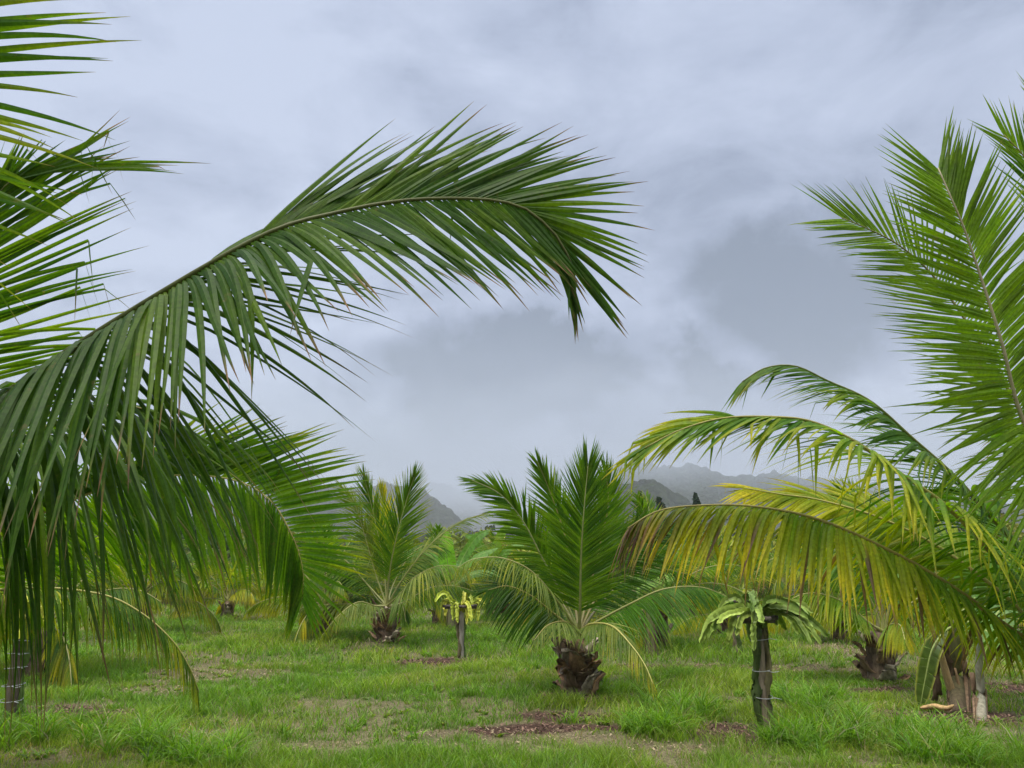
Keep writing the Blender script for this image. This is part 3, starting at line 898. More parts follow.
# one behind leaning left
px_frond(rp, base, [c0, (1120, 600, 4.5), (1070, 500, 4.7), (1020, 410, 4.8), (975, 335, 4.9), (935, 278, 5.0), (900, 246, 5.0), (866, 228, 5.0), (842, 218, 5.0)],
         nrm=n_mix((1, -1, .3), (.6, -1, .1), (.5, -1, .1), (.3, -1, 0), (.2, -1, 0), (.1, -1, 0), (0, -1, 0.2), (0, -1, 0.2), (0, -1, .2)),
         n=135, t0=0.1, Lmax=0.82, width=0.023, ang=[80, 72, 60, 24], elev=[8, 3], droop=(0.3, 0.1), K=8, kink=0.0, brown=0.03, yellow=(-0.6, 0, 0.7), cols=(LIGHT * .65, LIGHT * 1.15), seed=30, clump=4, jit=4,
         prof=((0, 0.1, 0.4, 0.6, 0.8, 1.0), (0.5, 0.8, 1.0, 0.85, 0.65, 0.5)), rcol=((0.2, 0.2, 0.05), (0.22, 0.2, 0.06)), label='frond leaning left behind the tall one')
# far right edge
px_frond(rp, base, [c0, (1150, 560, 4.6), (1130, 440, 4.8), (1100, 330, 4.9), (1070, 240, 5.0), (1030, 165, 5.0), (1004, 135, 5.0)],
         nrm=n_mix((1, -1, .3), (.6, -1, .1), (.5, -1, .1), (.3, -1, 0), (.2, -1, 0), (.1, -1, 0), (0, -1, 0)),
         n=90, t0=0.1, Lmax=0.80, width=0.032, ang=[62, 20], elev=[8, 3], droop=(0.3, 0.1), K=8, kink=0.0, brown=0.03, yellow=(-0.6, 0, 0.7), cols=(GREEN * 1.3, LIGHT), seed=31, clump=4, jit=4)
px_frond(rp, base, [c0, (1160, 500, 4.0), (1120, 300, 3.9), (1070, 170, 3.9), (1040, 100, 3.9)],
         nrm=n_mix((1, -1, .3), (.6, -1, .1), (.5, -1, .1), (.3, -1, 0), (.2, -1, 0)),
         n=80, t0=0.1, Lmax=0.55, width=0.03, ang=[60, 14], elev=[8, 3], droop=(0.3, 0.2), K=8, kink=0.0, brown=0.03, yellow=(-0.6, 0, 0.7), cols=(GREEN * 1.3, LIGHT), seed=32, clump=4, jit=4)
for az, el, ln, sg in ((20, 60, 3.0, 60), (-30, 40, 3.0, 80), (60, 30, 2.6, 80), (-70, 50, 2.2, 60), (75, 55, 3.0, 60)):
    gen_frond(rp, base, crown, az, el, ln, sg, n=60, Lmax=0.75, droop=(1, 1), K=6, seed=az + 200)

# ---------------------------------------------------------------- middle palm
base = dgz(onground(578, 697))
crown = base + [0, 0.05, 0.62]
mp_ = empty('coconut_palm', base)
tag(mp_, 'short middle palm with one upright feather frond and a shaggy brown base', 'palm tree', 'coconut palms in the orchard')
palm_trunk(mp_, base, crown, 0.185, 0.15, 30, 4)
D0 = float(base[1]) * math.cos(TH) + (base[2] - CAMZ) * math.sin(TH) + 0.1
cc0 = (579, 633, D0)
G2 = (GREEN * 1.1, LIGHT)
F = lambda pp, **kw: px_frond(mp_, base, [cc0] + [(x, y, D0 + dz) for x, y, dz in pp], **kw)
F([(580, 610, -.1), (581, 559, -.2), (584, 510, -.3), (588, 466, -.3)], nrm=(0.0, -1, 0.05), n=115, t0=0.14, Lmax=0.88, width=0.030, ang=[58, 48, 34, 10], elev=[16, 5], droop=(0.1, 0.1), K=6, kink=0, brown=0.02,
  yellow=(-1, 0, 0.6), cols=(GREEN * 1.05, LIGHT), seed=41, clump=3, jit=3, prof=((0, 0.1, 0.4, 0.7, 1.0), (0.6, 0.85, 0.95, 0.72, 0.45)), rcol=((0.25, 0.27, 0.08), (0.40, 0.40, 0.16)), label='upright frond at the heart of the palm')
F([(565, 600, .1), (543, 559, .15), (523, 521, .2), (500, 494, .2), (472, 480, .2)], nrm=n_mix((-.8, -.5, .5), (-.6, -.6, .5), (-.5, -.7, .5), (-.4, -.8, .5), (-.2, -.8, .5), (0, -.8, .6)),
  n=80, t0=0.22, Lmax=0.62, width=0.036, ang=[48, 10], elev=[25, 10], droop=(0.7, 0.7), K=6, kink=0, brown=0.03, yellow=(-0.8, 0, 0.8), cols=G2, seed=42, clump=3, rcol=((0.25, 0.27, 0.08), (0.40, 0.40, 0.16)))
F([(574, 595, .4), (566, 540, .7), (553, 500, .8), (538, 462, .8)], nrm=(-.3, -1, .2), n=70, t0=0.2, Lmax=0.66, width=0.036, ang=[45, 10], elev=[15, 5], droop=(0.3, 0.3), K=6, kink=0, brown=0.03, yellow=(-0.8, 0, 0.8), cols=G2, seed=43, clump=3)
F([(588, 595, .4), (600, 545, .7), (608, 505, .8), (606, 470, .8)], nrm=(.3, -1, .1), n=70, t0=0.2, Lmax=0.75, width=0.036, ang=[45, 10], elev=[15, 5], droop=(0.2, 0.2), K=6, kink=0, brown=0.03, yellow=(-0.6, 0, 0.8), cols=G2, seed=44, clump=3)
F([(555, 598, -.3), (531, 571, -.5), (502, 558, -.6), (474, 559, -.6), (457, 568, -.6)], nrm=n_mix(U, (-.2, -.2, 1), (-.2, -.2, 1), U, (-.2, 0, 1), (-.5, 0, 1)), prof=((0, .3, .7, 1), (.6, 1, .7, .35)), n=58, t0=0.2, Lmax=0.52, width=0.024, ang=[60, 24], elev=[5, 0], jit=12, hang=(1.3, 1.1), droop=(.4, .4), K=7, kink=0.05,
  brown=0.1, yellow=(-0.55, 0.7, 0.4), cols=(MID, PALE), seed=45, clump=8, rcol=((0.3, 0.3, 0.1), (0.45, 0.42, 0.15)), label='bowed frond with pale hanging leaflets')
F([(552, 612, .1), (530, 595, .1), (508, 586, .1), (488, 590, .1)], nrm=n_mix(U, (-.3, -.9, .7), (-.2, -1, .6), (0, -1, .6), (0, -1, .6)), n=70, t0=0.15, Lmax=0.75, width=0.036, ang=[60, 24], elev=[-5, 0], droop=(0.9, 1.4), K=7, kink=0, brown=0.03,
  yellow=(-0.9, 0, 0.5), cols=(GREEN * 0.65, GREEN * 1.1), seed=46, clump=3)
F([(600, 620, -.2), (632, 603, -.3), (664, 589, -.4), (700, 587, -.4), (729, 597, -.4)], nrm=n_mix(U, (.1, -.4, 1), (.1, -.5, 1), (.1, -.5, 1), (.2, -.4, 1), (.4, -.3, 1)), n=98, t0=0.12, Lmax=0.80, width=0.024, ang=[52, 25], elev=[0, 0], hang=(.6, .8), droop=(.3, .3), K=7, kink=0, brown=0.05,
  yellow=(-0.55, 0.1, 0.7), cols=(GREEN * 1.0, GREEN * 1.8), seed=47, clump=2, jit=3, rcol=((0.3, 0.3, 0.1), (0.42, 0.40, 0.13)), label='frond bowed to the right with a comb of fine leaflets')
F([(591, 624, -.5), (612, 626, -.9), (632, 646, -1.3), (645, 665, -1.6), (653, 684, -1.8)], nrm=n_mix(U, (0, -.4, 1), (.2, -.5, 1), (.6, -.4, 1), (.8, -.4, .6), (.9, -.4, .4)), n=56, t0=0.08, Lmax=0.52, width=0.028, ang=[50, 20], elev=[12, 0], jit=12, hang=(.8, .5), droop=(.4, .4), K=7, kink=0.05,
  brown=0.1, yellow=(-0.4, 0.5, 0.4), cols=(MID, PALE), seed=48, clump=8, rcol=((0.4, 0.36, 0.1), (0.48, 0.44, 0.12)), label='short pale yellow frond bending down at the front')
F([(566, 622, -.6), (548, 625, -1.0), (534, 640, -1.3)], nrm=U, n=34, t0=0.15, Lmax=0.42, width=0.022, ang=[50, 20], elev=[5, 0], jit=12, hang=(.8, .6), droop=(.4, .4), K=6, kink=0.05, brown=0.1, yellow=(-0.5, 0.35, 0.4), cols=(MID, PALE), seed=49, clump=8)
F([(600, 590, .5), (622, 560, .7), (645, 535, .8), (672, 525, .8)], nrm=n_mix(U, (.5, -.8, .5), (.4, -.8, .5), (.3, -.8, .5), (.2, -.8, .6)), n=75, t0=0.18, Lmax=0.75, width=0.036, ang=[50, 18], elev=[10, 0], droop=(0.8, 0.9), K=6, kink=0, brown=0.04,
  yellow=(-0.9, 0, 0.4), cols=(GREEN * 0.7, GREEN * 1.2), seed=50, clump=3)
F([(600, 605, .9), (625, 580, 1.3), (655, 568, 1.6), (690, 575, 1.8)], nrm=U, n=70, t0=0.18, Lmax=0.7, width=0.034, ang=[55, 20], elev=[10, 0], droop=(1.2, 1.2), K=6, kink=0, brown=0.04, yellow=(-0.9, 0, 0.4), cols=(GREEN * 0.8, GREEN * 1.3), seed=51)
F([(560, 600, .8), (535, 575, 1.3), (510, 568, 1.6)], nrm=U, n=60, t0=0.18, Lmax=0.7, width=0.034, ang=[55, 20], elev=[10, 0], droop=(1.2, 1.2), K=6, kink=0, brown=0.04, yellow=(-0.9, 0, 0.4), cols=(GREEN * 0.7, GREEN * 1.2), seed=52)

# ---------------------------------------------------------------- left middle palm
base = dgz(onground(386, 643))
crown = base + [0, 0, 0.8]
lm = empty('coconut_palm', base)
tag(lm, 'palm standing in lush grass left of the middle with tall yellow tinged fronds', 'palm tree', 'coconut palms in the orchard')
palm_trunk(lm, base, crown, 0.24, 0.2, 26, 5)
D0 = float(base[1]) * math.cos(TH) + (base[2] - CAMZ) * math.sin(TH) + 0.1
cc0 = (387, 606, D0)
F = lambda pp, **kw: px_frond(lm, base, [cc0] + [(x, y, D0 + dz) for x, y, dz in pp], **kw)
kb = dict(t0=0.2, width=0.034, K=6, kink=0.02, brown=0.04, rcol=((0.3, 0.3, 0.1), (0.42, 0.40, 0.13)), clump=4)
F([(383, 560, .2), (373, 512, .3), (364, 476, .3)], nrm=(-.5, -1, .1), n=75, Lmax=0.95, ang=[40, 8], elev=[12, 4], droop=(.3, .3), yellow=(-.7, .2, .8), cols=(GREEN * 1.1, LIGHT), seed=61, **kb)
F([(390, 570, -.2), (397, 535, -.3), (406, 502, -.3), (414, 477, -.3)], nrm=(.2, -1, .1), n=85, Lmax=1.05, ang=[45, 8], elev=[12, 4], droop=(.3, .3), yellow=(-.6, .0, .9), cols=(GREEN * 1.1, LIGHT * .9), seed=62, **kb)
F([(388, 565, .4), (385, 520, .7), (382, 488, .8)], nrm=(0, -1, .1), n=60, Lmax=0.8, ang=[40, 8], elev=[12, 4], droop=(.3, .3), yellow=(.1, .3, .6), cols=(LIGHT, LIGHT * 1.2), seed=63, **kb)
F([(376, 575, .2), (366, 540, .3), (356, 508, .3), (342, 487, .3)], nrm=(-.6, -.8, .4), n=70, Lmax=0.85, ang=[48, 12], elev=[12, 4], droop=(.8, .8), yellow=(-.6, .0, .6), cols=(MID, PALE), seed=64, **kb)
F([(402, 580, 0), (428, 547, 0), (457, 524, 0), (488, 512, 0)], nrm=n_mix(U, (.2, -.5, 1), (.1, -.5, 1), (0, -.5, 1), (0, -.5, 1)), n=70, Lmax=0.6, ang=[40, 8], elev=[10, 2], droop=(1.2, .6), yellow=(-.5, .0, .7), cols=(MID, PALE), seed=65, **kb)
F([(400, 594, -.6), (415, 577, -.9), (438, 566, -1.1), (460, 567, -1.2), (470, 574, -1.2)], nrm=n_mix(U, (-.1, -.3, 1), U, U, U, U), n=70, Lmax=0.85, ang=[58, 20], elev=[0, 0], hang=(.9, .8), jit=11, droop=(.4, .4), yellow=(-.6, .6, .5), cols=(MID, PALE), seed=66, **kb)
F([(404, 602, .2), (430, 588, .3), (455, 586, .4), (482, 594, .4)], nrm=U, n=70, Lmax=0.8, ang=[58, 20], elev=[5, 0], droop=(2, 2), yellow=(-.6, .1, .6), cols=(GREEN, LIGHT), seed=67, **kb)
F([(376, 606, -.8), (358, 602, -1.2), (338, 616, -1.6), (320, 638, -1.8)], nrm=n_mix(U, U, U, (-.4, 0, 1), (-.7, 0, .7)), n=55, Lmax=0.6, ang=[56, 20], elev=[0, 0], hang=(.9, .8), jit=11, droop=(.4, .4), yellow=(-.5, .35, .4), cols=(MID, PALE), seed=68, **kb)
F([(365, 605, 0), (340, 604, 0), (310, 606, 0), (290, 612, 0)], nrm=U, n=60, Lmax=0.6, ang=[58, 20], elev=[0, 0], hang=(.9, .8), jit=11, droop=(.4, .4), yellow=(-.5, .35, .5), cols=(MID, PALE), seed=69, **kb)
F([(368, 585, .3), (345, 560, .5), (322, 550, .6), (300, 560, .6)], nrm=(0, -.5, 1), n=65, Lmax=0.85, ang=[58, 20], elev=[5, 0], droop=(1.2, 1.2), yellow=(-.5, .1, .5), cols=(GREEN, LIGHT), seed=70, **kb)
F([(393, 585, .8), (408, 558, 1.2), (425, 545, 1.4), (445, 548, 1.5)], nrm=(0, -.6, 1), n=65, Lmax=0.85, ang=[58, 20], elev=[5, 0], droop=(1.2, 1.2), yellow=(-.8, .1, .5), cols=(GREEN * .8, GREEN * 1.4), seed=71, **kb)
F([(378, 600, .6), (360, 578, 1.0), (335, 578, 1.2)], nrm=U, n=55, Lmax=0.85, ang=[58, 20], elev=[5, 0], droop=(1.5, 1.5), yellow=(-.8, .1, .5), cols=(GREEN * .8, GREEN * 1.4), seed=72, **kb)
F([(396, 606, -.4), (402, 604, -.9), (406, 622, -1.2)], nrm=U, n=40, Lmax=0.6, ang=[58, 20], elev=[0, 0], hang=(.9, .8), jit=11, droop=(.4, .4), yellow=(-.8, .1, .5), cols=(GREEN * .8, LIGHT), seed=73, **kb)

# ---------------------------------------------------------------- right middle palm behind the yellow frond
base = dgz(onground(882, 681))
crown = base + [0.02, 0, 0.72]
rm = empty('coconut_palm', base)
tag(rm, 'palm with a ringed dark trunk standing behind the yellowing frond', 'palm tree', 'coconut palms in the orchard')
palm_trunk(rm, base, crown, 0.21, 0.18, 16, 6, col=(0.12, 0.085, 0.06))
D0 = float(base[1]) * math.cos(TH) + (base[2] - CAMZ) * math.sin(TH) + 0.1
cc0 = (884, 632, D0)
F = lambda pp, **kw: px_frond(rm, base, [cc0] + [(x, y, D0 + dz) for x, y, dz in pp], **kw)
kb = dict(width=0.038, K=6, kink=0.02, brown=0.06, rcol=((0.3, 0.3, 0.1), (0.45, 0.42, 0.13)), clump=4)
F([(868, 622, 0), (845, 603, 0), (815, 593, 0), (790, 600, 0), (768, 622, 0)], nrm=n_mix(U, U, U, U, (-.3, 0, 1), (-.6, 0, .8)), t0=0.12, n=80, Lmax=0.7, ang=[60, 22], elev=[0, 0], hang=(.9, .8), jit=11, droop=(.4, .4), yellow=(-.2, .3, .5), cols=(LIGHT * .8, LIGHT * 1.2), seed=81, **kb)
F([(905, 608, 0), (935, 590, 0), (965, 590, 0), (990, 606, 0)], nrm=U, t0=0.12, n=70, Lmax=0.7, ang=[60, 22], elev=[0, 0], droop=(2.6, 2.6), yellow=(-.2, .3, .5), cols=(LIGHT * .8, LIGHT * 1.2), seed=82, **kb)
F([(865, 590, .2), (835, 560, .3), (800, 548, .3), (770, 560, .3)], nrm=(0, -.5, 1), t0=0.15, n=70, Lmax=0.75, ang=[55, 22], elev=[5, 0], droop=(1.3, 1.3), yellow=(-.4, .2, .5), cols=(GREEN * 1.4, LIGHT), seed=83, **kb)
F([(880, 585, 0), (870, 540, 0), (855, 505, 0), (840, 490, 0)], nrm=(-.3, -1, .2), t0=0.2, n=70, Lmax=0.75, ang=[45, 12], elev=[10, 0], droop=(.5, .5), yellow=(-.5, .2, .6), cols=(GREEN * 1.4, LIGHT), seed=84, **kb)
F([(895, 585, 0), (910, 540, 0), (925, 505, 0), (950, 492, 0)], nrm=(.3, -1, .2), t0=0.2, n=70, Lmax=0.75, ang=[45, 12], elev=[10, 0], droop=(.5, .5), yellow=(-.5, .2, .6), cols=(GREEN * 1.4, LIGHT), seed=85, **kb)
F([(890, 625, -.6), (900, 625, -1.2), (905, 640, -1.6)], nrm=U, t0=0.2, n=45, Lmax=0.55, ang=[55, 22], elev=[0, 0], droop=(2.6, 2.6), yellow=(-.1, .2, .6), cols=(LIGHT, LIGHT), seed=86, **kb)
for az, el, ln, sg in ((60, 50, 2.4, 60), (110, 30, 2.4, 70), (20, 30, 2.3, 70)):
    gen_frond(rm, base, crown, az, el, ln, sg, n=60, Lmax=0.7, droop=(1, 1), K=5, seed=az + 300)


# ---------------------------------------------------------------- palms further back
def generic_palm(seed, tone, h=0.8, size=1.0):
    r = np.random.default_rng(seed)
    root = empty('coconut_palm', (0, 0, 0))
    cr = np.array([0, 0, h])
    palm_trunk(root, np.zeros(3), cr, 0.22, 0.16, 6, seed)
    nf = 15
    for i in range(nf):
        f = i / (nf - 1)
        el = 82 - 72 * f + r.normal(0, 6)
        az = i * 137.5 + r.normal(0, 12)
        old = f > 0.6
        gen_frond(root, np.zeros(3), cr, az, el, size * (2.3 + 0.5 * r.random() - 0.4 * f), 45 + 55 * f + r.normal(0, 10), n=48, t0=0.2, Lmax=0.7 * size, width=0.05, K=4,
                  ang=[52, 14], elev=[14, 3], droop=(0.5 + 2.2 * f, 0.5 + 2.2 * f), kink=0.04, brown=0.06,
                  yellow=(-0.6 + tone + 0.5 * f, 0.2, 0.5), cols=(GREEN * (1.0 + 0.5 * tone), LIGHT * (1 + 0.5 * tone)), seed=seed * 50 + i, clump=4,
                  rcol=((0.25, 0.25, 0.08), (0.38, 0.36, 0.12)))
    return root


protos = [generic_palm(101, 0.1), generic_palm(102, 0.35, 0.6, 0.95), generic_palm(103, 0.0, 1.0, 1.05)]
BACK = [  # px, distance, proto, scale, label
    (655, 17.0, 2, 0.95, 'dark green palm close behind the right side of the middle palm'),
    (722, 20.0, 1, 0.92, 'yellow green palm behind the leafy cactus post right of the middle'),
    (828, 18.5, 0, 0.8, 'small dark trunked palm beyond the open grass right of the cactus post'),
    (545, 24.0, 1, 1.0, 'yellowish palm far behind the left fronds of the middle palm'),
    (505, 27.0, 1, 0.95, 'yellow green palm in the gap left of the middle palm'),
    (330, 19.0, 0, 0.95, 'palm half hidden behind the left side of the yellow tinged palm'),
    (150, 20.0, 2, 1.0, 'palm hidden behind the low frond curling down on the left'),
    (60, 12.5, 0, 0.95, 'palm standing in the shade behind the left edge fronds'),
    (235, 26.0, 1, 1.0, 'far palm above the bright grass on the left'),
    (950, 24.0, 0, 1.0, 'palm far behind the banana plants on the right'),
    (905, 30.0, 2, 1.0, 'distant palm behind the ringed dark trunk'),
    (780, 25.0, 2, 0.95, 'distant palm framed by the yellow frond and the cactus post'),
    (440, 23.0, 2, 0.85, 'palm behind the small cactus post'),
    (1010, 17.0, 1, 0.95, 'palm behind the banana leaves at the right edge'),
    (690, 28.0, 0, 1.0, 'distant palm between the middle palm and the cactus post')]
used = set()


def place_palm(px, d, k, s, label, group, jx=0.0):
    P = protos[k]
    o = P if k not in used else copy_tree(P)
    used.add(k)
    x = (px - 512) / FPX * d + jx
    y = d / math.cos(TH) * 0.985
    o.location = (x, y, float(gz(x, y)) - 0.02)
    o.rotation_euler = (0, 0, random.uniform(0, 6.28))
    o.scale = (s, s, s)
    tag(o, label, 'palm tree', group)
    return o


for px, d, k, s, lb in BACK:
    place_palm(px, d, k, s, lb, 'coconut palms in the orchard')
for i in range(26):
    d = 33 + (i % 4) * 6 + random.uniform(-1.5, 1.5)
    px = -60 + i * 46 + random.uniform(-14, 14)
    place_palm(px, d, i % 3, random.uniform(0.85, 1.1), 'small distant palm in the far rows at the end of the orchard', 'far rows of palms')


# ---------------------------------------------------------------- dragon fruit posts
def cactus_stem(mb, P, w=0.035, col=(0.12, 0.2, 0.035), seed=0, twist=1.0):
    """three winged stem with scalloped edges"""
    r = np.random.default_rng(seed)
    P = spline(P, 26)
    n = len(P)
    T = norm(np.gradient(P, axis=0))
    A = norm(np.cross(T, np.array([0.3, 0.2, 1.0]))); B = np.cross(T, A)
    s = np.linspace(0, 1, n)
    ph = r.random() * 6.28
    P = P + r.normal(0, 0.004, P.shape)
    prof = np.interp(s, [0, 0.05, 0.3, 0.85, 0.97, 1], [0.6, 1, 1.1, 1, 0.6, 0.1])
    scal = 1 + 0.30 * np.abs(np.sin(s * math.pi * 8)) - 0.08
    V = []
    C = []
    base = np.array(col) * (0.8 + 0.4 * r.random())
    for k in range(n):
        for j in range(6):
            a = ph + twist * s[k] + j * math.pi / 3
            rad = w * prof[k] * (scal[k] if j % 2 == 0 else 0.13)
            V.append(P[k] + (A[k] * math.cos(a) + B[k] * math.sin(a)) * rad)
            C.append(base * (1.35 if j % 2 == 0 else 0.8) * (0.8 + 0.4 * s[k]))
    Q = [(k * 6 + j, k * 6 + (j + 1) % 6, k * 6 + 6 + (j + 1) % 6, k * 6 + 6 + j) for k in range(n - 1) for j in range(6)]
    V.append(P[0]); V.append(P[-1]); C += [base, base]
    T3 = [(n * 6, (j + 1) % 6, j) for j in range(6)] + [(n * 6 + 1, (n - 1) * 6 + j, (n - 1) * 6 + (j + 1) % 6) for j in range(6)]
    mb.add(V, Q, T3, np.array(C))


def dragon_post(px, py, H, label, seed, nst=16, reach=0.42, cols=((0.11, 0.19, 0.03), (0.30, 0.38, 0.07)), lean=(0, 0), wires=4, climb=4, ring=0.24, prad=0.05, explicit=None, pcol=(0.24, 0.19, 0.13), upward=1):
    r = np.random.default_rng(seed)
    b = dgz(onground(px, py))
    root = empty('dragon_fruit_plant', b)
    tag(root, label, 'dragon fruit', 'dragon fruit plants on posts')
    top = b + np.array([lean[0], lean[1], H])
    s = np.linspace(0, 1, 12)[:, None]
    P = (b - [0, 0, 0.1]) * (1 - s) + top * s
    mb = MB(); mb.tube(P, prad * (1.05 - 0.1 * s[:, 0]), 10, np.array(pcol) * (0.8 + 0.4 * r.random((12, 1))), rough=0.1)
    mb.build('post', M_WOOD, root, b)
    # square wooden frame at the top
    mb = MB()
    a0 = r.random() * 0.5
    cs = [top + np.array([math.cos(a0 + k * math.pi / 2), math.sin(a0 + k * math.pi / 2), 0]) * ring for k in range(4)]
    for k in range(4):
        p, q = cs[k], cs[(k + 1) % 4]
        e = norm(q - p) * 0.04
        mb.tube([p - e, (p + q) / 2, q + e], 0.025, 6, (0.12, 0.10, 0.085), rough=0.15)
    mb.tube([cs[0] * 1.0 - [0, 0, 0.035], cs[2] - [0, 0, 0.035]], 0.022, 6, (0.12, 0.10, 0.085))
    mb.build('crossbar', M_WOOD, root, b)
    # climbing stems tied against the post
    for k in range(climb):
        a = k * 6.28 / climb + r.random() * 0.6
        pts = []
        for j in range(9):
            f = j / 8
            aa = a + 0.5 * math.sin(f * 5 + k)
            rr = prad + 0.018 + 0.016 * math.sin(f * 11 + k * 2) + 0.05 * max(0, f - 0.7)
            pts.append(b + (top - b) * f + np.array([math.cos(aa) * rr, math.sin(aa) * rr, 0.02 if j else 0]))
        mb = MB(); cactus_stem(mb, pts, 0.034, np.array([[0.13, 0.19, 0.05], [0.22, 0.19, 0.09], [0.11, 0.16, 0.045]][k % 3]) * (0.6 + 0.7 * r.random()), seed * 10 + k, 1.6)
        mb.build('climbing_stem', M_CACTUS, root, b)
    # drooping and reaching stems
    for k in range(nst):
        a = k * 6.28 / nst + r.normal(0, 0.3)
        h = np.array([math.cos(a), math.sin(a), 0])
        h2 = norm(h + r.normal(0, 0.35) * np.array([-h[1], h[0], 0]))
        rc = reach * (0.6 + 0.7 * r.random())
        rise = 0.05 + 0.07 * r.random()
        drop = (0.02 + 0.34 * r.random() ** 1.3)
        if upward and k % 5 == 0:
            rise = 0.18 + 0.08 * r.random(); drop = 0.0
        pts = [top + h * 0.03 - [0, 0, 0.1], top + h * ring * 0.5 + [0, 0, 0.03], top + h * (ring * 1.0) + [0, 0, rise * 0.9],
               top + h * ring + h2 * (rc - ring) * 0.6 + [0, 0, rise * 0.8 - drop * 0.25], top + h * ring + h2 * (rc - ring) + [0, 0, rise * 0.3 - drop]]
        mb = MB()
        f = r.random()
        cactus_stem(mb, pts, 0.030 + 0.008 * r.random(), np.array(cols[0]) * (1 - f) + np.array(cols[1]) * f, seed * 100 + k)
        mb.build('hanging_stem', M_CACTUS, root, b, smooth=False)
    for k in range(wires):
        z = H * (0.28 + 0.5 * k / max(wires - 1, 1)) + r.normal(0, 0.02)
        c = b + (top - b) * (z / H)
        an = np.linspace(0, 2 * math.pi, 17)
        ring_p = c + np.stack([np.cos(an) * (prad + 0.045), np.sin(an) * (prad + 0.045), 0.01 * np.sin(an + k)], 1)
        mb = MB(); mb.tube(ring_p, 0.0035, 5, (0.45, 0.45, 0.45), cap=False)
        e = ring_p[13]
        mb.tube([e, e + [0.05, -0.02, 0.012 * (-1) ** k], e + [0.11, -0.03, 0.0]], 0.003, 5, (0.5, 0.5, 0.5))
        mb.build('tie_wire', M_WIRE, root, b)
    return root


dragon_post(766, 731, 1.10, 'leafy cactus on the wooden post in front of bare soil right of the middle palm', 3, nst=26, reach=0.56, wires=3, climb=5, ring=0.19, prad=0.048)
dragon_post(461, 659, 0.93, 'small yellowish cactus on a thin pale post left of the middle palm', 5, nst=17, reach=0.42, cols=((0.34, 0.42, 0.05), (0.60, 0.56, 0.08)), wires=0, climb=2, ring=0.32, prad=0.05, pcol=(0.34, 0.30, 0.24))
dragon_post(738, 654, 1.0, 'half hidden far cactus post behind the leafy one', 7, nst=10, reach=0.4, wires=0, climb=3)
dragon_post(6, 738, 1.12, 'cactus post at the left edge tied with pale wires and yellow stems', 9, nst=16, reach=0.42, cols=((0.3, 0.36, 0.04), (0.5, 0.5, 0.06)), wires=5, climb=1, ring=0.25, prad=0.055, pcol=(0.13, 0.10, 0.075))


# ---------------------------------------------------------------- banana plants
def banana_leaf(root, origin, pts, W, nrm=(0, 0, 1), col=(0.12, 0.26, 0.03), seed=0, droop=0.35, torn=0.25, label=None, edge=None, name='leaf'):
    r = np.random.default_rng(seed)
    pts = np.asarray(pts, float)
    C = spline(pts, 41)
    T = norm(np.gradient(C, axis=0))
    Nn = norm(np.asarray(nrm, float) - (T @ np.asarray(nrm, float))[:, None] * T)
    S = np.cross(T, Nn)
    s = np.linspace(0, 1, 41)
    wp = np.interp(s, [0, 0.12, 0.2, 0.35, 0.6, 0.85, 0.96, 1], [0.02, 0.03, 0.55, 0.95, 1, 0.75, 0.4, 0.05]) * W
    mb = MB()
    for sg in (1, -1):
        k0 = 0
        while k0 < 40:
            ln = 2 if r.random() < torn else r.integers(3, 8)
            k1 = min(40, k0 + ln)
            dj = r.normal(0, 0.10)
            V = []; Cc = []
            for k in range(k0, k1 + 1):
                for j in range(5):
                    f = j / 4
                    w = wp[k] * f
                    wav = 0.02 * math.sin(k * 2.6) * f * W * 3
                    p = C[k] + S[k] * sg * w * math.cos(0.25) + Nn[k] * (w * 0.22 + wav) + T[k] * w * 0.25
                    p = p - np.array([0, 0, 1.0]) * (droop + dj) * w * f
                    if k == k1 and k1 < 40: p = p - T[k] * 0.010 * f
                    V.append(p)
                    c = np.array(col) * (1 + 0.12 * math.sin(k * 1.9 + j)) * (1.0 if j else 1.3)
                    if edge is not None and j == 4: c = np.array(edge)
                    Cc.append(c)
            m = k1 - k0 + 1
            Q = [(a * 5 + b, a * 5 + b + 1, a * 5 + b + 6, a * 5 + b + 5) for a in range(m - 1) for b in range(4)]
            mb.add(V, Q, None, np.array(Cc))
            k0 = k1
    lf = mb.build(name, M_BANANA, root, origin)
    if label: lf['label'] = label
    mb = MB(); mb.tube(C, 0.016 * (1.15 - s), 6, np.array([0.28, 0.34, 0.09]))
    mb.build('midrib', M_RACHIS, lf, origin)
    return lf


def pseudostem(root, origin, P, r0, r1, cols, name='stem', seed=0):
    P = spline(P, 14)
    s = np.linspace(0, 1, 14)
    r = np.random.default_rng(seed)
    mb = MB(); mb.tube(P, r0 + (r1 - r0) * s, 12, np.array(cols[0]) * (1 - s[:, None]) + np.array(cols[1]) * s[:, None], rough=0.1, seed=seed)
    # dry sheath strips
    for k in range(5):
        a = r.random() * 6.28; h = np.array([math.cos(a), math.sin(a), 0])
        j0 = r.integers(0, 4); j1 = r.integers(7, 13)
        st = [P[j] + h * (r0 + (r1 - r0) * s[j] + 0.006 + 0.004 * (j - j0)) for j in range(j0, j1)]
        mb.tube(st, 0.028, 6, np.array([0.2, 0.13, 0.08]) * (0.5 + r.random()), flat=0.25)
    return mb.build(name, M_WOOD, root, origin)


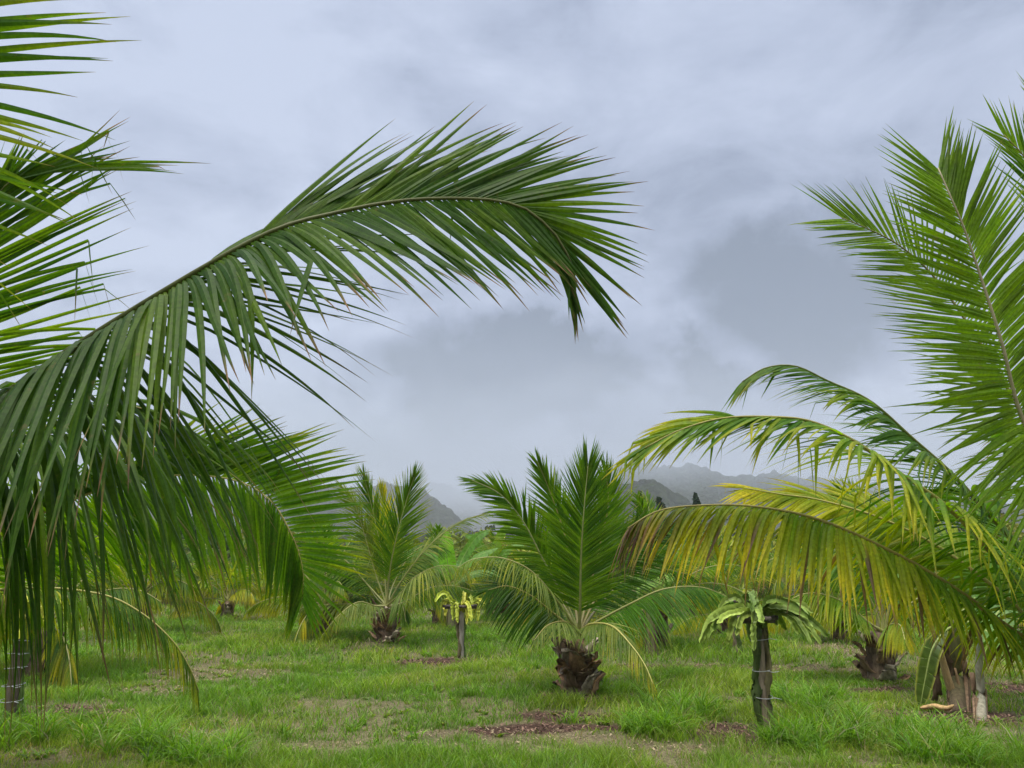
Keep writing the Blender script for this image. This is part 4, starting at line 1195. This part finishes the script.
b = dgz(onground(958, 712))
bp = empty('banana_plant', b)
tag(bp, 'banana plant with a dark stem wrapped in tan dead sheath at the right', 'banana plant', 'banana plants')
Db = float(b[1]) / math.cos(TH)
d0 = Db * 0.96
A3 = lambda x, y, dz=0: at(x, y, d0 + dz)
pseudostem(bp, b, [b - [0, 0, .05], A3(957, 680), A3(955, 650), A3(956, 615)], 0.10, 0.07, ((0.10, 0.07, 0.045), (0.13, 0.14, 0.05)), seed=1)
mb = MB()
sh = spline([A3(958, 712, -.14), A3(951, 690, -.13), A3(944, 665, -.12), A3(940, 648, -.1)], 10)
mb.tube(sh, np.linspace(0.09, 0.05, 10), 10, np.array([0.42, 0.29, 0.15]), flat=0.45, rough=0.15)
sh2 = spline([A3(964, 712, -.14), A3(960, 690, -.15), A3(955, 668, -.12)], 8)
mb.tube(sh2, np.linspace(0.04, 0.02, 8), 8, np.array([0.30, 0.2, 0.11]), flat=0.45, rough=0.15)
mb.build('dead_sheath', M_WOOD, bp, b)
banana_leaf(bp, b, [A3(956, 625), A3(944, 632, -.1), A3(932, 650, -.2), A3(925, 680, -.25), A3(920, 708, -.3)], 0.11, nrm=(-.6, -1, 0.1), col=(0.07, 0.11, 0.02), seed=2, droop=0.0, torn=0.0, label='old leaf hanging to the ground', edge=(0.35, 0.35, 0.08))
for k, (x, lx) in enumerate(((938, -3), (934, 3), (950, 2))):
    mb = MB()
    r_ = np.random.default_rng(k)
    pz = [A3(953, 620, .05 * k), A3(x + 4, 636), A3(x, 660), A3(x + lx, 690 - 6 * k), A3(x + lx, 702 - 8 * k)]
    P_ = spline(pz, 16)
    mb.tube(P_ + r_.normal(0, 0.008, P_.shape), 0.035 * (1 + 0.5 * r_.random(16)), 7, np.array([0.13, 0.085, 0.055]) * (0.6 + 0.8 * r_.random((16, 1))), flat=0.35, rough=0.7, seed=k)
    mb.build('withered_leaf', M_WOOD, bp, b)
for k, (pp, nr, W) in enumerate([
    ([(956, 618, 0), (985, 590, .2), (1015, 572, .3), (1050, 580, .3), (1075, 610, .3)], (0, -.6, 1), .22),
    ([(956, 618, 0), (990, 600, -.1), (1020, 602, -.2), (1045, 620, -.3), (1058, 645, -.3)], (0, -.7, 1), .22),
    ([(956, 618, 0), (960, 585, .2), (968, 540, .4), (985, 500, .5), (1010, 480, .5)], (.2, -1, .2), .22),
    ([(956, 618, 0), (940, 590, .3), (915, 570, .5), (890, 575, .6)], (0, -.6, 1), .2),
    ([(956, 618, 0), (975, 625, -.4), (1000, 640, -.7), (1030, 665, -.8)], (0, -.5, 1), .18)]):
    banana_leaf(bp, b, [A3(*q) for q in pp], W, nrm=nr, col=(0.13, 0.25, 0.05), seed=20 + k, torn=0.3)

b2 = dgz(onground(981, 720))
bp2 = empty('banana_plant', b2)
tag(bp2, 'young banana plant with a thin pale grey stem at the right edge', 'banana plant', 'banana plants')
d0 = float(b2[1]) / math.cos(TH) * 0.96
pseudostem(bp2, b2, [b2 - [0, 0, .05], A3(981, 695), A3(979, 660), A3(981, 640)], 0.055, 0.038, ((0.30, 0.26, 0.19), (0.34, 0.33, 0.24)), seed=3)
for k, (pp, nr, W) in enumerate([
    ([(981, 645, 0), (995, 630, 0), (1015, 632, -.1), (1035, 650, -.1)], (0, -.6, 1), .15),
    ([(981, 645, 0), (1000, 610, .2), (1022, 598, .3), (1050, 606, .3)], (0, -.6, 1), .18),
    ([(981, 645, 0), (985, 600, .3), (990, 560, .4), (1004, 535, .4)], (.1, -1, .2), .16)]):
    banana_leaf(bp2, b2, [A3(*q) for q in pp], W, nrm=nr, col=(0.16, 0.30, 0.08), seed=30 + k, torn=0.25)

# background banana clump: two plants
for (px, dd, lb, sc_, lfs) in [
    (452, 21.0, 'distant banana plant with one broad bright leaf standing upright', 1.0,
     [([(452, 588, 0), (449, 570, 0), (446, 550, 0), (447, 531, 0)], (0.3, -1, 0), .25, (0.20, 0.42, 0.05)), ([(452, 588, 0), (462, 570, 0), (478, 556, 0), (498, 548, 0)], (0, -.7, 1), .17, (0.13, 0.26, 0.05)),
      ([(452, 588, 0), (470, 575, .3), (492, 572, .3), (505, 580, .3)], (0, -.7, 1), .17, (0.13, 0.26, 0.05)), ([(452, 588, 0), (440, 565, .3), (425, 552, .3), (408, 556, .3)], (0, -.7, 1), .17, (0.14, 0.3, 0.05)),
      ([(452, 588, 0), (462, 560, .5), (476, 538, .5), (490, 530, .5)], (-.3, -1, .3), .16, (0.12, 0.25, 0.05))]),
    (490, 26.0, 'distant banana plant in the gap beside the middle palm', 1.0,
     [([(490, 590, 0), (486, 560, 0), (478, 540, 0), (465, 535, 0)], (-0.3, -1, 0.3), .17, (0.12, 0.25, 0.05)), ([(490, 590, 0), (500, 560, 0), (515, 545, 0), (530, 550, 0)], (0.3, -.7, 1), .17, (0.13, 0.26, 0.05)),
      ([(490, 590, 0), (492, 560, 0), (500, 535, 0), (512, 522, 0)], (0.3, -1, .3), .17, (0.18, 0.3, 0.05))]),
    (648, 15.0, 'banana plant peeping over the right frond of the middle palm', 1.0,
     [([(650, 600, 0), (640, 590, 0), (652, 582, 0), (680, 573, 0)], (0, -.7, 1), .14, (0.2, 0.34, 0.05)), ([(650, 600, 0), (645, 585, 0.2), (632, 577, 0.2), (618, 580, .2)], (0, -.7, 1), .14, (0.2, 0.3, 0.05))])]:
    bb = dgz(((px - 512) / FPX * dd, dd * 1.0 / math.cos(TH), 0))
    # put the foot straight below the crown
    cr = at(lfs[0][0][0][0], lfs[0][0][0][1], dd)
    bb = dgz((cr[0], cr[1], 0))
    o = empty('banana_plant', bb); tag(o, lb, 'banana plant', 'banana plants')
    pseudostem(o, bb, [bb - [0, 0, .05], bb + (cr - bb) * 0.5, cr], 0.12, 0.08, ((0.14, 0.12, 0.07), (0.15, 0.17, 0.06)), seed=int(px))
    for k, (pp, nr, W, c_) in enumerate(lfs):
        banana_leaf(o, bb, [at(q[0], q[1], dd + q[2]) for q in pp], W, nrm=nr, col=c_, seed=int(px) + k, torn=0.15)

# dead piece of sheath on the soil
mb = MB()
c = onground(932, 711); c2 = onground(952, 713)
P_ = spline([c + [-.12, .02, 0.03], c + [0.03, 0, 0.05], c2 + [-.05, 0, 0.05], c2 + [.02, -.03, 0.09]], 12)
mb.tube(P_, np.array([0.02, 0.04, 0.05, 0.06, 0.06, 0.06, 0.06, 0.06, 0.055, 0.05, 0.04, 0.02]), 9, (0.50, 0.33, 0.15), flat=0.5, rough=0.3, seed=4)
o = mb.build('dead_leaf_sheath', M_WOOD, None, c)
o.location = tuple(c)
tag(o, 'curled tan sheath lying on the soil at the foot of the banana plant', 'dead leaf')


# ---------------------------------------------------------------- distant trees
def leaf_cloud(mb, c, rx, rz, n, size, col, r, shape='ball'):
    """many small leaf cards through a volume"""
    d = norm(r.normal(0, 1, (n, 3)))
    rad = r.random(n) ** 0.45
    p = d * rad[:, None]
    if shape == 'column':
        taper = np.clip(1 - np.abs(p[:, 2:3]) ** 2 * 0.6, 0.1, 1)
        p[:, :2] *= taper
    p = p * [rx, rx, rz]
    lump = 1 + 0.25 * np.sin(p[:, 0:1] * 5 / rx + 1) * np.sin(p[:, 2:3] * 4 / rz + 2)
    p = p * lump + c
    a = norm(r.normal(0, 1, (n, 3))); b_ = norm(np.cross(a, r.normal(0, 1, (n, 3))))
    s = size * (0.6 + 0.8 * r.random((n, 1)))
    V = np.stack([p - a * s, p + b_ * s * 0.6, p + a * s, p - b_ * s * 0.6], 1).reshape(-1, 3)
    Q = np.arange(n * 4).reshape(-1, 4)
    C = np.repeat(np.array(col) * (0.65 + 0.7 * r.random((n, 1))), 4, 0)
    mb.add(V, Q, None, C)


def column_tree(px, ytop, d, wpx, label, seed):
    r = np.random.default_rng(seed)
    top = at(px, ytop, d)
    b_ = dgz((top[0], top[1], 0))
    H = top[2]
    o = empty('conifer_tree', b_); tag(o, label, 'tree', 'column shaped trees on the skyline')
    mb = MB(); mb.tube([b_, b_ + [0, 0, H * 0.5], b_ + [0, 0, H * 0.92]], [0.3, 0.2, 0.05], 8, (0.09, 0.06, 0.045)); mb.build('trunk', M_BARK, o, b_)
    mb = MB(); W = wpx / FPX * d / 2
    leaf_cloud(mb, b_ + [0, 0, H * 0.62], W, H * 0.38, 2600, 0.28, (0.022, 0.05, 0.02), r, 'column')
    leaf_cloud(mb, b_ + [0, 0, H * 0.30], W * 1.5, H * 0.25, 1200, 0.3, (0.022, 0.05, 0.02), r, 'ball')
    mb.build('crown', M_TREE, o, b_)


column_tree(641, 489, 85, 10, 'tallest dark column tree left on the skyline above the yellow frond', 1)
column_tree(660, 495, 85, 9, 'shorter round topped column tree second on the skyline', 2)
column_tree(696, 491, 90, 7, 'slim column tree standing alone on the skyline', 3)

# broadleaf shrubs and trees beyond the palms, each one its own
SH = [(20, 46, 5.0), (95, 58, 5.5), (190, 50, 5.0), (280, 62, 5.2), (350, 55, 4.6), (410, 48, 4.2), (455, 60, 4.3), (505, 52, 3.9), (560, 58, 4.2), (610, 50, 4.6), (670, 55, 4.8), (730, 48, 4.2), (790, 60, 5.0), (850, 52, 4.8), (920, 56, 5.2), (1000, 50, 5.2)]
for i, (px, d, H) in enumerate(SH):
    r = np.random.default_rng(300 + i)
    b_ = dgz(((px - 512) / FPX * d, d, 0))
    o = empty('broadleaf_tree', b_)
    tag(o, 'low bushy tree in the hedge beyond the palm rows', 'tree', 'bushy trees beyond the palms')
    mb = MB(); mb.tube([b_, b_ + [0.1, 0, H * 0.4], b_ + [0, 0.1, H * 0.7]], [0.18, 0.12, 0.05], 7, (0.1, 0.075, 0.05)); mb.build('trunk', M_BARK, o, b_)
    mb = MB()
    tone = [(0.08, 0.13, 0.02), (0.15, 0.19, 0.03), (0.05, 0.09, 0.02), (0.22, 0.23, 0.035)][i % 4]
    for k in range(9):
        cc_ = b_ + [r.normal(0, 1.5), r.normal(0, 1.2), H * (0.3 + 0.5 * r.random())]
        leaf_cloud(mb, cc_, 1.2 + 0.7 * r.random(), 0.9 + 0.5 * r.random(), 420, 0.15, np.array(tone) * (0.8 + 0.5 * r.random()), r)
    mb.build('crown', M_TREE, o, b_)

# far dark wood at the foot of the mountains
mb = MB(); r = np.random.default_rng(77)
for i in range(150):
    px = -200 + i * 9.6 + r.normal(0, 5)
    d = 170 + r.random() * 110
    H = 8 + 7 * r.random() ** 2
    x = (px - 512) / FPX * d
    leaf_cloud(mb, np.array([x, d, H * 0.55]), 3.5 + 2.5 * r.random(), H * 0.5, 260, 0.75, np.array([0.028, 0.045, 0.016]) * (0.7 + 0.8 * r.random()), r)
    mb.tube([(x, d, 0), (x, d, H * 0.6)], [0.35, 0.15], 5, (0.06, 0.05, 0.04))
o = mb.build('distant_wood', M_TREE)
tag(o, 'dark band of far woodland at the foot of the mountains', 'woodland', kind='stuff')


# ---------------------------------------------------------------- grass
def blades(x, y, h, lean, w, col, seg=3, curl=0.5, seed=0):
    r = np.random.default_rng(seed)
    n = len(x)
    a = r.random(n) * 2 * math.pi
    dx = np.cos(a); dy = np.sin(a)
    fa = r.random(n) * 2 * math.pi
    sx = -np.sin(fa); sy = np.cos(fa)
    z0 = gz(x, y)
    st = []
    cs = []
    ss = np.linspace(0, 1, seg + 1)
    for s in ss:
        out = lean * (s ** 1.8)
        zz = h * (s - curl * (lean / np.maximum(h, 1e-3)) * s ** 2.6 * 0.6)
        cx_ = x + dx * out; cy_ = y + dy * out; cz_ = z0 + zz - 0.01
        hw = w * 0.5 * (1 - s ** 1.6) * (0.7 + 0.6 * min(s * 3, 1) * 0.5)
        if s < 1:
            st.append(np.stack([np.stack([cx_ - sx * hw, cy_ - sy * hw, cz_], 1), np.stack([cx_ + sx * hw, cy_ + sy * hw, cz_], 1)], 1))
        else:
            st.append(np.stack([cx_, cy_, cz_], 1)[:, None])
    W = np.concatenate(st, 1)
    nv = W.shape[1]
    c = col[:, None, :] * np.concatenate([np.repeat(0.75 + 0.35 * ss[:-1], 2), [1.15]])[None, :, None]  # shade painted into the blade colour: darker at the base, lighter to the tip
    b_ = (np.arange(n) * nv)[:, None] + (np.arange(seg - 1) * 2)[None]
    Q = np.stack([b_, b_ + 1, b_ + 3, b_ + 2], -1).reshape(-1, 4)
    e = np.arange(n) * nv + (seg - 1) * 2
    T3 = np.stack([e, e + 1, e + 2], 1)
    return W.reshape(-1, 3), Q, T3, c.reshape(-1, 3)


def sample_area(n, y0, y1, seed):
    r = np.random.default_rng(seed)
    u = r.random(n)
    y = np.sqrt(y0 ** 2 + (y1 ** 2 - y0 ** 2) * u)
    x = (r.random(n) * 2 - 1) * (y * 0.75 + 0.6)
    return x, y, r


def gcol(n, r, dryp, t=None):
    base = np.array([0.095, 0.205, 0.012]) + (np.array([0.26, 0.385, 0.03]) - np.array([0.095, 0.205, 0.012])) * r.random((n, 1))
    dry = np.array([0.34, 0.29, 0.14]) * (0.7 + 0.6 * r.random((n, 1)))
    isd = (r.random(n) < dryp)[:, None]
    dk = 0.75 + 0.5 * r.random((n, 1))
    return np.where(isd, dry, base * dk)


mbg = MB()
for (n, y0, y1, hs, ws, seg, sd) in [(150000, 3.6, 8.0, 1.0, 0.0065, 3, 1), (170000, 8.0, 14.0, 1.1, 0.010, 3, 2), (130000, 14.0, 26.0, 1.15, 0.018, 2, 3), (90000, 26.0, 60.0, 1.3, 0.045, 2, 4)]:
    x, y, r = sample_area(n, y0, y1, sd)
    mu, ba, g = cover(x, y)
    tl = tall_mask(x, y)
    # tufts: density varies on a fine scale
    tuft = fbm(x * 5, y * 5, 2, 61)
    keep = r.random(len(x)) < np.clip(g * (0.35 + 1.3 * np.clip((tuft - 0.35) / 0.3, 0, 1)) + tl * 0.6 * (1 - mu * 0.6), 0.02, 1)
    x, y, g, tl, tuft, mu = x[keep], y[keep], g[keep], tl[keep], tuft[keep], mu[keep]
    n_ = len(x)
    big = fbm(x * 0.9, y * 0.9, 3, 71)
    h = hs * (0.03 + 0.09 * g * np.clip((big - 0.3) / 0.3, 0.15, 1.3) + 0.05 * tuft) * (0.5 + r.random(n_)) + tl * 0.10 * r.random(n_)
    if y0 >= 14: h = h * 1.15 + 0.03
    lean = h * (0.25 + 0.75 * r.random(n_))
    dryp = np.clip(0.34 - 0.36 * g + 0.0 * big + np.clip(0.5 - big, 0, 1) * 0.35, 0.04, 0.8)
    col = gcol(n_, r, dryp)
    hue = np.clip((fbm(x * 0.55 + 9, y * 0.55, 3, 81) - 0.38) / 0.24, 0, 1)[:, None]
    col = col * (np.array([1.25, 1.06, 1.5]) * hue + np.array([0.72, 0.86, 0.9]) * (1 - hue))
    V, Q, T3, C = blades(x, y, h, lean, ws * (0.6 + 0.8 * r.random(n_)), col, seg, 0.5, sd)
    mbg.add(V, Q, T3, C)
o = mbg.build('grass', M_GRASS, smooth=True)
tag(o, 'short green and straw coloured grass of the orchard floor', 'grass', kind='stuff')

# taller arching tufts
mbt = MB(); r = np.random.default_rng(5)
cent = []
for px, py, rad in TALL:
    c = onground(px, py)
    k = int(10 + rad * 26)
    for i in range(k):
        a = r.random() * 6.28; q = rad * math.sqrt(r.random())
        cent.append((c[0] + math.cos(a) * q, c[1] + math.sin(a) * q, (0.30 + 0.24 * r.random()) * (0.6 if py < 700 else 0.85)))
for i in range(900):
    y = math.sqrt(4 ** 2 + (24 ** 2 - 4 ** 2) * r.random()); x = (r.random() * 2 - 1) * (y * 0.72 + 0.5)
    mu, ba, g = cover(np.array([x]), np.array([y]))
    if r.random() < g[0] * (1 - mu[0]): cent.append((x, y, 0.08 + 0.12 * r.random()))
cent = np.array(cent)
k = 34
x = np.repeat(cent[:, 0], k) + r.normal(0, 0.035, len(cent) * k)
y = np.repeat(cent[:, 1], k) + r.normal(0, 0.035, len(cent) * k)
h = np.repeat(cent[:, 2], k) * (0.5 + 0.8 * r.random(len(x)))
lean = h * (0.3 + 1.0 * r.random(len(x)))
wd = (0.009 + 0.011 * r.random(len(x))) * (1 + np.clip(y - 8, 0, 20) * 0.04)
col = gcol(len(x), r, 0.09) * np.array([0.85, 1.0, 1.0])
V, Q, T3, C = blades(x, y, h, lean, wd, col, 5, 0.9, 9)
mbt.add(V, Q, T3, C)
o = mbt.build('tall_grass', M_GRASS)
tag(o, 'arching tufts of taller bright green grass', 'grass', kind='stuff')

# low broad leaved weeds
mbw = MB(); r = np.random.default_rng(15)
cw = []
while len(cw) < 900:
    y = math.sqrt(4.2 ** 2 + (16 ** 2 - 4.2 ** 2) * r.random()); x = (r.random() * 2 - 1) * (y * 0.72 + 0.5)
    if fbm(np.array([x * 1.3]), np.array([y * 1.3]), 2, 95)[0] > 0.5: cw.append((x, y))
cw = np.array(cw); k = 9
x = np.repeat(cw[:, 0], k) + r.normal(0, 0.012, len(cw) * k); y = np.repeat(cw[:, 1], k) + r.normal(0, 0.012, len(cw) * k)
h = 0.05 + 0.07 * r.random(len(x))
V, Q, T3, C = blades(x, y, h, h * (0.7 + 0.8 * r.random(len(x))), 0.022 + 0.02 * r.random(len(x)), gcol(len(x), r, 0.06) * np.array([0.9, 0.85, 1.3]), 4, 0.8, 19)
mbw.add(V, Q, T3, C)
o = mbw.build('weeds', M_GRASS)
tag(o, 'low broad leaved weeds scattered through the grass', 'weeds', kind='stuff')

# ---------------------------------------------------------------- litter: chips on mulch, straw on bare soil
mbl = MB()
for (lst, n, col, sz) in [(MULCH, 30000, (0.17, 0.105, 0.075), 0.013), (BARE, 20000, (0.24, 0.19, 0.115), 0.011)]:
    x, y, r = sample_area(n * 6, 4, 22, 91 + len(lst))
    m = patch_mask(x, y, lst)
    kp = r.random(len(x)) < m * 0.8
    x, y = x[kp][:n], y[kp][:n]
    n_ = len(x)
    a = r.random(n_) * 6.28
    l_ = sz * (0.5 + 1.6 * r.random(n_)) * (1 + np.clip(y - 8, 0, 12) * 0.03); w_ = l_ * (0.15 + 0.3 * r.random(n_))
    z = gz(x, y) + 0.006 + 0.02 * r.random(n_)
    tz = r.normal(0, 0.3, n_) * l_
    ux, uy = np.cos(a), np.sin(a)
    V = np.stack([np.stack([x - ux * l_ - uy * w_, y - uy * l_ + ux * w_, z - tz], 1), np.stack([x - ux * l_ + uy * w_, y - uy * l_ - ux * w_, z - tz + 0.004], 1),
                  np.stack([x + ux * l_ + uy * w_, y + uy * l_ - ux * w_, z + tz], 1), np.stack([x + ux * l_ - uy * w_, y + uy * l_ + ux * w_, z + tz + 0.004], 1)], 1).reshape(-1, 3)
    C = np.repeat(np.array(col) * (0.4 + 1.5 * r.random((n_, 1))), 4, 0)
    mbl.add(V, np.arange(n_ * 4).reshape(-1, 4), None, C)
o = mbl.build('ground_litter', M_CHIP, smooth=False)
tag(o, 'brown wood chips and dry straw scattered on the bare soil', 'litter', kind='stuff')
